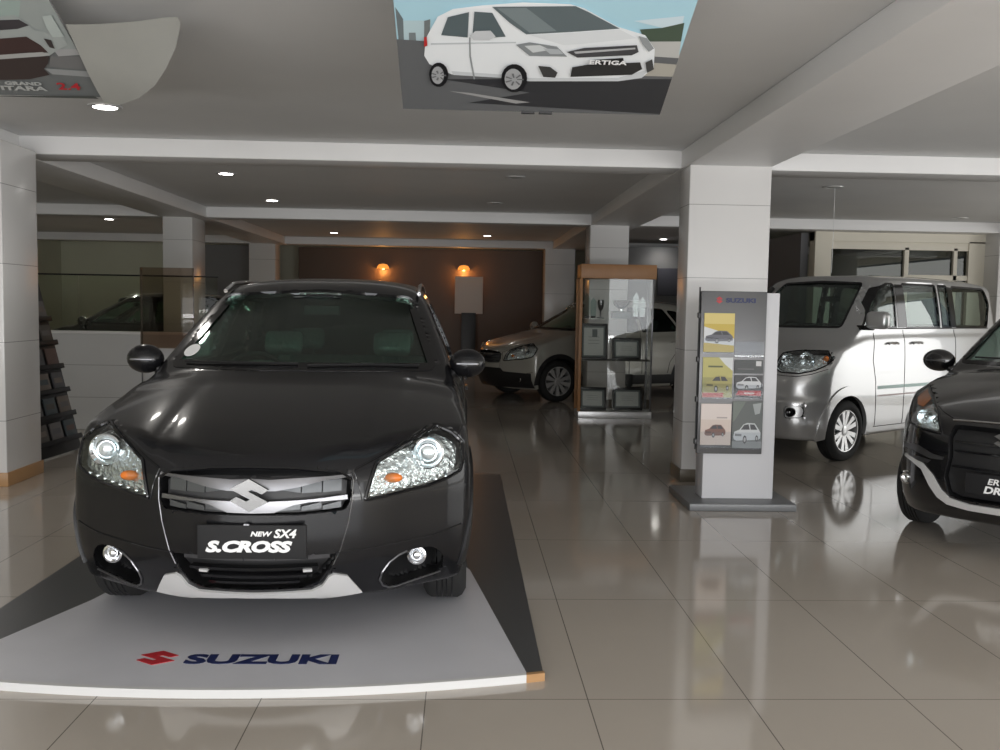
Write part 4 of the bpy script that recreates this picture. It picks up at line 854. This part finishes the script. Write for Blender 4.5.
for k, rr in (('w1',.045),('w2',.058)):
    c_ = np.mean(AD[k], axis=0)
    for q in range(7):
        a = 2*math.pi*q/7; d_ = np.array([math.cos(a), math.sin(a)]); n_ = np.array([-d_[1], d_[0]])*.003; LY.append(((.16,.165,.17), [tuple(c_+d_*.012+n_), tuple(c_+d_*rr*.7+n_*1.6), tuple(c_+d_*rr*.7-n_*1.6), tuple(c_+d_*.012-n_)]))
LY = [(c, clip(p, x0, x1, 0, top)) for c, p in LY]; LY = [(c, p) for c, p in LY if p]
picture('printed_picture', LY, P, t, .0005)
b = MB(); vs, fs = text_mesh('ERTIGA', .036, .0005, 0, .001, 1.3); PL = np.mean(AD['plate'], axis=0)
b.add([P(PL[0]+v[0], PL[1]+.007+v[1], .026+v[2]) for v in vs], fs); b.obj('lettering', [WHITEI], t)
for x in (x0+.1, x1-.1): q = P(x, .02, -.01); b = MB(); b.tube([q, (q[0],q[1],2.87)], .003, 5); b.obj('hanging_wire', [SATIN], t)
for x in (.28,.36): q = P(x, .0, 0); b = MB(); b.box((q[0]-.03,q[1]-.01,q[2]-.012),(q[0]+.03,q[1]+.01,q[2]+.004)); b.obj('clip', [BLACKP], t)
# second board at the left, cut by the frame
P = slanted(*LBB); t = thing('picture_board', 'printed board at upper left, showing the dark grille of an off-road car', 'picture board', (0,0,0))
x0, x1, top = -3.0, -1.845, .84
b = MB(); r = [P(x0,0,-.012),P(x1,0,-.012),P(x1,top,-.012),P(x0,top,-.012),P(x0,0,0),P(x1,0,0),P(x1,top,0),P(x0,top,0)]
b.add(r, [(0,1,2,3),(7,6,5,4),(0,4,5,1),(1,5,6,2),(2,6,7,3),(3,7,4,0)]); b.obj('board', [MATS['board_edge']], t, 20)
cl = dict(sheet=(.15,.16,.16), tint=(.34,.42,.39), body=(.36,.39,.38), win=(.05,.045,.05), grille=(.055,.03,.028), rim=(.42,.42,.41), low=(.045,.032,.03), hl=(.45,.5,.48), fl=(.05,.04,.04), light=(.38,.38,.38), grey=(.17,.17,.17), pale=(.30,.31,.31), dark=(.07,.075,.07))
LY = [(cl['sheet'], [(x0,0),(x1,0),(x1,top),(x0,top)]), ((.33,.36,.35), [(x1-.55,.42),(x1,.35),(x1,top),(x1-.6,top)])]+[(cl[k], LB[k]) for k in ('tint','light','grey','pale','body','win','grille','rim','low','hl','fl','dark')]
LY = [(c, clip(p, x0, x1, 0, top)) for c, p in LY]; LY = [(c, p) for c, p in LY if p]; picture('printed_picture', LY, P, t)
for tx, sz, cx, cy, mi, xsx in (('GRAND',.034,-2.2,.112,0,1.5),('VITARA',.046,-2.24,.073,0,1.75),('2.4',.075,-1.985,.096,1,1.25)):
    b = MB(); vs, fs = text_mesh(tx, sz, .0005, .1, .0015, xsx); b.add([P(cx+v[0], cy+v[1], .014+v[2]) for v in vs], fs); b.obj('lettering', [MATS['red_print'] if mi else mat('silver_print', (.42,.43,.42), .5)], t, 0)
# curled sheet
b = MB(); P2 = slanted(LBB[0], LBB[1], LBB[2]); pts = [Vector(p) for p in CURL]; cx = sum(p[0] for p in CURL)/len(CURL); 
r = delaunay_2d_cdt([Vector(p) for p in dens(CURL, .03)]+[Vector((x,y)) for x in np.arange(-1.9,-1.35,.05) for y in np.arange(.02,.7,.05) if sdpoly(np.array([x]),np.array([y]),CURL)[0] < -.01], [(i,(i+1) % len(dens(CURL,.03))) for i in range(len(dens(CURL,.03)))], [], 1, 1e-6)
def curlh(x, y): u = (x+1.62)/.25; return .02+.02*(1-min(1,u*u)) + .008*math.sin(y*8)
top_ = [P2(v[0], v[1], curlh(v[0], v[1])) for v in r[0]]; bot_ = [P2(v[0], v[1], curlh(v[0], v[1])-.003) for v in r[0]]; n = len(top_)
b.add(top_+bot_, [tuple(f) for f in r[2]]+[tuple(i+n for i in reversed(f)) for f in r[2]])
tag(b.obj('curled_sheet', [mat('milky_sheet', (.36,.36,.335), .5, noise=(3,.12))], None, 60), 'translucent white sheet curling off the ceiling beside the left picture board', 'sheet')
# ---------------------------------------------------------------- brochure stand
GREYB = mat('board_grey', (.105,.105,.108), .3, .3); POSTM = mat('post_white', (.60,.60,.62), .35); BASEM = mat('base_grey', (.15,.155,.16), .35)
t = thing('brochure_stand', 'white brochure stand with a grey panel in front of the tiled column', 'brochure stand', (2.08,7.2,0))
b = MB(); b.box((-.245,-.10,.055),(.302,.12,1.625), 0, .006); b.obj('post', [POSTM], t)
b = MB(); b.box((-.385,-.30,0),(.42,.42,.055), 0, .006); b.obj('base', [BASEM], t)
b = MB(); b.box((-.312,-.165,.41),(.184,-.125,1.632), 0, .004); pn = b.obj('panel', [GREYB], t)
b = MB(); b.tube([(-.318,-.14,.44),(-.318,-.14,1.66)], .006, 8)
for z in (.5,.82,1.12,1.45): b.box((-.33,-.16,z-.02),(-.31,-.125,z+.02), 0, .003)
b.obj('hinge_rail', [BLACKP], t)
PB = lambda s, u, h: (s-2.08, -.168-h, u)
b = MB(); M = Matrix.Translation((1.903-2.08,-.166,1.566)) @ Matrix.Rotation(math.pi/2, 4, 'X'); b.prism([(a*.048,c*.052) for a,c in S_POLY], 0, .003, 'z', 0, M); b.obj('emblem', [MATS['red_print']], pn, 20)
vs, fs = text_mesh('SUZUKI', .045, .001, 0, .0022, 1.4); w_ = max(v[0] for v in vs)-min(v[0] for v in vs); b = MB(); b.add([(v[0]*.225/w_,v[1],v[2]) for v in vs], fs, 0, Matrix.Translation((2.066-2.08,-.168,1.563)) @ Matrix.Rotation(math.pi/2, 4, 'X')); b.obj('lettering', [MATS['navy_print']], pn, 20)
for (xa,xb_,za,zb_) in ((2.03,2.25,1.145,1.47),(2.03,2.25,.83,1.13),(2.03,2.25,.45,.81),(1.79,2.02,1.17,1.48),(1.79,2.02,.83,1.15),(1.79,2.02,.46,.80)): b = MB(); b.box((xa-2.08,-.181,za),(xb_-2.08,-.179,za+(zb_-za)*.35)); b.box((xa-2.08,-.181,za),(xb_-2.08,-.166,za+.004)); b.obj('clear_pocket', [glass_mat('clear_plastic', (.93,.94,.95), 1.25)], pn, 20)
def car_art(x0, x1, y0, y1, c, win=(.02,.02,.025), wheelc=(.01,.01,.01)):
    """a little three-quarter car print inside a box"""
    f = lambda a, d: (x0+(x1-x0)*a, y0+(y1-y0)*d)
    o = [(c, [f(*p) for p in [(0,.30),(.03,.55),(.22,.66),(.36,.92),(.50,1.0),(.78,.98),(.94,.66),(1,.50),(.99,.22),(.90,.14),(.1,.10),(.02,.18)]]),
         (win, [f(*p) for p in [(.27,.66),(.39,.89),(.55,.94),(.60,.66)]]), (win, [f(*p) for p in [(.63,.66),(.60,.93),(.76,.92),(.88,.66)]]),
         (tuple(v*.35 for v in c), [f(*p) for p in [(.05,.34),(.06,.46),(.30,.44),(.30,.32)]])]
    for cx, cy, r_ in ((.42,.16,.13),(.86,.22,.10)): 
        o.append((wheelc, [f(cx+r_*.55*math.cos(a), cy+r_*1.6*math.sin(a)) for a in np.linspace(0, 2*math.pi, 14, endpoint=False)])); o.append(((.35,.35,.35), [f(cx+r_*.32*math.cos(a), cy+r_*.9*math.sin(a)) for a in np.linspace(0, 2*math.pi, 12, endpoint=False)]))
    return o
def R4(a, b_, c, d): return [(a,c),(b_,c),(b_,d),(a,d)]
def brochure(box, layers, label, group='brochures on the stand'):
    x0, x1, z0, z1 = box; cx, cz = (x0+x1)/2, z0
    b = MB(); b.box((x0-cx,-.003,0),(x1-cx,.003,z1-z0)); o = b.obj('brochure', [ink(layers[0][0])], None, 0, (cx,7.028,cz)); tag(o, label, 'brochure', group)
    LYR = [(c, clip([(max(x0,min(x1,a)),q) for a,q in p] if False else p, x0, x1, z0, z1)) for c, p in layers]; LYR = [(c, p) for c, p in LYR if p]
    picture('cover_print', LYR, lambda s, u, h: (s-cx, -.0032-h*.5, u-cz), o)
Bx = (1.793,2.022,1.178,1.468); x0,x1,z0,z1 = Bx
brochure(Bx, [((.52,.38,.05), R4(*Bx)), ((.62,.50,.16), R4(x0,x1,z1-.08,z1)), ((.62,.63,.64), [(x0,z1-.10),(x0+.10,z1-.13),(x1,z1-.19),(x1,z1-.24),(x0,z1-.22)])]+car_art(x0+.01,x1-.01,z0+.07,z0+.16,(.10,.10,.12)), 'yellow brochure with a dark car, top left of the stand')
Bx = (1.793,2.018,.838,1.138); x0,x1,z0,z1 = Bx
brochure(Bx, [((.44,.40,.13), R4(*Bx)), ((.60,.62,.62), [(x0+.12,z1),(x1,z1),(x1,z1-.10),(x1-.06,z1-.05)]), ((.30,.28,.10), R4(x0,x1,z0,z0+.15)), ((.40,.06,.05), R4(x0,x0+.16,z0,z0+.035)), ((.08,.09,.03), R4(x0+.04,x0+.15,z1-.075,z1-.062))]+car_art(x0+.02,x1-.01,z0+.045,z0+.165,(.34,.30,.10)), 'olive yellow brochure with a tan car and red strip, left column middle')
Bx = (1.790,2.020,.478,.790); x0,x1,z0,z1 = Bx
brochure(Bx, [((.60,.50,.44), R4(*Bx)), ((.66,.58,.54), R4(x0,x1,z1-.12,z1)), ((.35,.30,.28), R4(x0+.12,x1-.03,z1-.11,z1-.10))]+car_art(x0+.03,x1-.04,z0+.06,z0+.155,(.16,.07,.05)), 'pale pink brochure with a small dark red car, bottom left of the stand')
Bx = (2.035,2.249,1.020,1.122); x0,x1,z0,z1 = Bx
brochure(Bx, [((.05,.055,.055), R4(*Bx)), ((.55,.55,.55), R4(x1-.055,x1-.015,z1-.045,z1-.008)), ((.12,.12,.12), R4(x0+.02,x1-.07,z0+.03,z0+.038))], 'narrow black leaflet with a small white square, right column')
Bx = (2.037,2.249,.832,1.006); x0,x1,z0,z1 = Bx
brochure(Bx, [((.03,.03,.033), R4(*Bx)), ((.40,.02,.03), [(x0+.01,z0+.025),(x1-.01,z0+.02),(x1-.01,z0+.06),(x0+.03,z0+.06)]), ((.5,.4,.4), R4(x0+.07,x0+.15,z0+.035,z0+.045))]+car_art(x0+.01,x1-.01,z0+.065,z1-.01,(.55,.56,.58)), 'black brochure with a silver car over a red strip, right column')
Bx = (2.030,2.256,.458,.810); x0,x1,z0,z1 = Bx
brochure(Bx, [((.09,.10,.095), R4(*Bx)), ((.14,.16,.14), [(x0,z1),(x0+.10,z1),(x0+.02,z1-.14),(x0,z1-.16)]), ((.30,.32,.32), [(x0+.15,z1-.02),(x1-.01,z1-.01),(x1-.02,z1-.09),(x0+.17,z1-.10)]), ((.20,.21,.21), R4(x0,x1,z0,z0+.05))]+car_art(x0+.01,x1-.01,z0+.04,z0+.19,(.50,.52,.53)), 'dark brochure with a white off-road car, bottom right of the stand')
# ---------------------------------------------------------------- trophy cabinet
WOOD = mat('orange_wood', (.42,.20,.075), .4, noise=(9,.12)); WOODD = mat('dark_wood', (.16,.08,.04), .4)
CG = glass_mat('cabinet_glass', (.94,.95,.94), 1.45)
t = thing('display_cabinet', 'tall glass display cabinet with an orange wooden top, in front of the white car', 'display cabinet', (2.06,12.9,0))
b = MB(); b.box((-.50,-.2,1.88),(.52,.22,2.07), 0, .006); b.obj('top_box', [WOOD], t)
b = MB(); b.box((-.50,-.2,0),(.50,.22,.09), 0, .004); b.obj('plinth', [SILVERP], t)
for x, m, w in ((-.49,WOOD,.04),(.48,SATIN,.022)):
    for y in (-.18,.19):
        b = MB(); b.box((x-w/2,y-.015,.09),(x+w/2,y+.015,1.88), 0, .003); b.obj('post', [m], t)
for z in (1.345,.785): b = MB(); b.box((-.47,-.17,z-.012),(.47,.18,z), 0, .002); b.obj('shelf', [mat('shelf_edge', (.10,.09,.08), .4) if z < 1 else CG], t)
b = MB(); b.box((-.47,-.197,.09),(.47,-.193,1.88)); b.obj('glass_door', [CG], t, 20)
for x in (-.485,.485): b = MB(); b.box((x-.002,-.17,.09),(x+.002,.18,1.88)); b.obj('side_glass', [CG], t, 20)
FR = mat('frame_black', (.02,.02,.022), .35); PAP = mat('certificate_paper', (.75,.77,.75), .5); MATT = mat('mount_board', (.22,.25,.25), .6)
def framed(x, z, w, h, label, inner=PAP, art=None):
    t = thing('certificate_frame', label, 'framed certificate', (x,12.86,z), 0, 'framed certificates in the cabinet')
    M = Matrix.Rotation(-.10, 4, 'X')
    b = MB(); fw = .035
    for q in (((-w/2,-.01,0),(w/2,.012,fw)),((-w/2,-.01,h-fw),(w/2,.012,h)),((-w/2,-.01,fw),(-w/2+fw,.012,h-fw)),((w/2-fw,-.01,fw),(w/2,.012,h-fw))): b.box(q[0], q[1], 0, .003, M)
    b.obj('frame', [FR], t, 30)
    b = MB(); b.box((-w/2+fw,.0,fw),(w/2-fw,.006,h-fw), 0, 0, M); b.obj('mount', [MATT], t, 20)
    b = MB(); b.box((-w/2+fw+.022,-.004,fw+.022),(w/2-fw-.022,.002,h-fw-.022), 0, 0, M)
    for k in range(3): b.box((-w*.2,-.005,h*(.62-.09*k)),(w*.2,-.003,h*(.63-.09*k)), 1, 0, M)
    if art: b.box((-.02,-.006,h*.62),(.05,-.003,h*.84), 1, 0, M)
    b.obj('certificate', [inner, MATT], t, 20)
framed(1.775,.785,.38,.49,'tall framed certificate at the left of the middle cabinet shelf',PAP,True)
framed(2.225,.785,.40,.30,'low framed certificate at the right of the middle cabinet shelf')
framed(1.775,.095,.38,.31,'framed certificate at the bottom left of the cabinet')
framed(2.255,.095,.42,.31,'framed certificate at the bottom right of the cabinet')
GL2 = glass_mat('trophy_glass', (.80,.88,.86), 1.6)
b = MB(); b.lathe([(0,0),(.05,0),(.05,.012),(.012,.02),(.010,.10),(.03,.13),(.045,.20),(.042,.25),(.038,.25),(.0,.13)], 20); tag(b.obj('trophy_cup', [SATIN], None, 40, (1.86,12.88,1.345)), 'slim cup trophy standing on the top cabinet shelf', 'trophy')
t = thing('trophy', 'dark green based trophy bowl on the top cabinet shelf', 'trophy', (2.14,12.88,1.345)); b = MB(); b.box((-.13,-.07,0),(.13,.07,.10), 0, .008); b.obj('base', [mat('green_base', (.01,.05,.04), .2)], t)
b = MB(); b.lathe([(.03,.10),(.03,.13),(.10,.18),(.12,.25),(.11,.25),(.09,.185),(0,.15)], 24); b.obj('bowl', [CHROME], t, 40)
for i, (x, h) in enumerate(((1.67,.34),(1.76,.28),(2.34,.36),(2.43,.30))):
    b = MB(); b.box((-.03,-.03,0),(.03,.03,.03), 1, .004); b.prism([(-.035,.03),(.035,.03),(.04,h*.8),(0,h),(-.04,h*.8)], -.012, .012, 'y', 0)
    tag(b.obj('glass_award', [GL2, BLACKP], None, 30, (x,12.88,1.345)), ['leftmost pointed glass award on the top cabinet shelf','shorter pointed glass award beside the cup trophy','tall pointed glass award right of the trophy bowl','rightmost pointed glass award on the top cabinet shelf'][i], 'glass award', 'glass awards on the top shelf')
b = MB(); b.box((-.05,-.01,0),(.05,.01,.16), 0, .003); b.box((-.035,-.01,.0),(.035,.01,-.13), 0, .003); b.tube([(0,0,.15),(0,0,.355)], .004, 5); tag(b.obj('plaque', [BLACKP], None, 30, (2.29,12.98,.42)), 'small black plaque hanging under the middle cabinet shelf', 'plaque')
# ---------------------------------------------------------------- leaning magazine rack behind the left column
t = thing('magazine_rack', 'dark leaning magazine rack behind the left column', 'magazine rack', (-3.80,9.1,0), R(-4))
ML = Matrix.Rotation(R(-14), 4, 'Y')
b = MB(); b.box((-.025,-.42,.02),(.0,.42,1.72), 0, .004, ML)
for z in np.linspace(.12,1.3,6): b.box((.0,-.40,z),(.05,.40,z+.012), 0, .002, ML); b.box((.045,-.40,z),(.05,.40,z+.05), 0, .002, ML)
b.obj('frame', [mat('rack_black', (.018,.018,.02), .4)], t)
for y in (-.40,.40):
    for xx in (-.05,-.62): b = MB(); b.tube([(-.36,y,1.42),(xx,y,.0)], .014, 8); b.obj('leg', [MATS['rack_black']], t)
cols = [(.10,.09,.08),(.16,.15,.15),(.09,.11,.12),(.20,.17,.15),(.12,.12,.13),(.15,.10,.09)]
for i, z in enumerate(np.linspace(.12,1.3,6)):
    for j, y in enumerate((-.27,.0,.27)):
        b = MB(); M = Matrix.Translation((-3.80,9.1,0)) @ Matrix.Rotation(R(-4), 4, 'Z') @ ML
        b.box((.008,y-.105,z+.016),(.020,y+.105,z+.205), 0, .001, M); b.box((.0205,y-.08,z+.10),(.0215,y+.07,z+.15), 1, 0, M)
        o = b.obj('magazine', [ink(cols[(i+j) % 6]), ink(cols[(i*2+j+3) % 6])], None, 20)
        tag(o, ['near','middle','far'][j]+' magazine '+['on the lowest','on the second lowest','on the third lowest','on the third highest','on the second highest','on the highest'][i]+' tier of the leaning rack', 'magazine', 'magazines in the leaning rack')
# ---------------------------------------------------------------- cars
DARKP = mat('dark_grey_paint', (.009,.009,.0105), .26, .15, .45, spec=.25)
BLK = mat('black_paint', (.004,.004,.005), .2, 0, 1.)
SILV = mat('silver_paint', (.50,.50,.50), .30, .55, 1.)
PEARL = mat('pearl_paint', (.40,.39,.35), .3, .15, 1.)
c1 = crossover('crossover_car', 'black crossover on the white stage, facing the camera', 'car', DARKP, CARGLASS); c1.location = (-.86,3.87,.03)
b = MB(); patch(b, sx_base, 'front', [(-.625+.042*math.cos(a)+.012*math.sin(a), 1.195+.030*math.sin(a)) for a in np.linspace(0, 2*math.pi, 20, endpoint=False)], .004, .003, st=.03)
b.obj('windscreen_oval', [mat('white_oval', (.9,.9,.9), .5)], c1, 50)  # small plain white oval laid on the windscreen
def place(o, x, y, psi): o.location = (x,y,0); o.rotation_euler = (0,0,-R(psi))
c2 = tree_copy(c1, None, {'dark_grey_paint': PEARL}); c2.name = 'crossover_car'
for o in [k for k in list(COL.objects) if k.parent == c2 and k.name.startswith(('number_plate','windscreen_oval'))]:
    for ch in [k for k in list(COL.objects) if k.parent == o]: bpy.data.objects.remove(ch)
    bpy.data.objects.remove(o)
for o in [k for k in list(COL.objects) if k.parent == c2 and k.name.startswith('skid_plate')]: bpy.data.objects.remove(o)
b = MB(); patch(b, sx_base, 'front', [(-.84,.225),(-.84,.45),(-.45,.47),(-.40,.52),(.40,.52),(.45,.47),(.84,.45),(.84,.225)], .010, .02, st=.05); b.obj('bumper_cladding', [BLACKP], c2, 40)
place(c2, .33, 15.2, 65); tag(c2, 'pale beige crossover behind the display cabinet', 'car')
c3 = tree_copy(c1, None, {'dark_grey_paint': BLK}); c3.name = 'crossover_car'
for o in [k for k in list(COL.objects) if k.parent == c3 and k.name.startswith(('number_plate','windscreen_oval'))]:
    for ch in [k for k in list(COL.objects) if k.parent == o]: bpy.data.objects.remove(ch)
    bpy.data.objects.remove(o)
place(c3, -7.45, 16.2, 90); tag(c3, 'black car parked beyond the glass screen at left', 'car')
v = van('van', 'silver boxy van at right, white side panels lit by the window', 'car', SILV); place(v, 2.767, 9.524, 54)
e = people_carrier('people_carrier', 'black family car at the right edge, cut by the frame', 'car', BLK); place(e, 3.27, 5.55, 47.6)
# ---------------------------------------------------------------- daylight from the shop front and the side glazing, with an added ceiling fill
def area(x, y, z, sx, sy, power, rot, col=(1,1,1), name='daylight_and_fill'):
    l = bpy.data.lights.new(name, 'AREA'); l.shape = 'RECTANGLE'; l.size = sx; l.size_y = sy; l.energy = power; l.color = col
    o = bpy.data.objects.new(name, l); COL.objects.link(o); o.location = (x,y,z); o.rotation_euler = rot; return o
area(2.0,-4.5,1.35,16,2.6,LF,(R(90),0,0),(.97,.98,1))
area(2.0,-4.3,.35,16,.6,LFILL,(R(125),0,0),(1,.99,.97))     # added unseen fill lamp, low and tilted up to brighten the ceiling
area(10.5,6.2,1.4,2.5,10,LR,(0,R(90),0),(1,.99,.96))
w = bpy.data.worlds.new('world'); SC.world = w; w.use_nodes = True; bg = w.node_tree.nodes['Background']; bg.inputs[0].default_value = (.8,.9,1,1); bg.inputs[1].default_value = WS
SC.view_settings.view_transform = 'Standard'; SC.view_settings.look = 'None'; SC.view_settings.gamma = 1; SC.view_settings.use_curve_mapping = False
SC.view_settings.exposure = EXPO
SC.cycles.use_denoising = True; SC.cycles.max_bounces = 8; SC.cycles.transparent_max_bounces = 24; SC.cycles.sample_clamp_indirect = 4; SC.cycles.caustics_reflective = False; SC.cycles.caustics_refractive = False
# ---------------------------------------------------------------- camera: eye height 1.5 m, slightly turned, tipped down
def add_camera():
    yaw, pitch, roll = R(2.25), R(-4.2), .0166
    fw = Vector((math.sin(yaw)*math.cos(pitch), math.cos(yaw)*math.cos(pitch), math.sin(pitch)))
    r0 = Vector((math.cos(yaw), -math.sin(yaw), 0)); u0 = r0.cross(fw)
    r_ = r0*math.cos(roll)+u0*math.sin(roll); u_ = r_.cross(fw)
    cd = bpy.data.cameras.new('camera'); cd.sensor_width = 36; cd.lens = 950*36/1000; cd.clip_start = .05
    cam = bpy.data.objects.new('camera', cd); COL.objects.link(cam)
    cam.matrix_world = Matrix(((r_.x,u_.x,-fw.x,0),(r_.y,u_.y,-fw.y,0),(r_.z,u_.z,-fw.z,1.5),(0,0,0,1)))
    SC.camera = cam
add_camera()
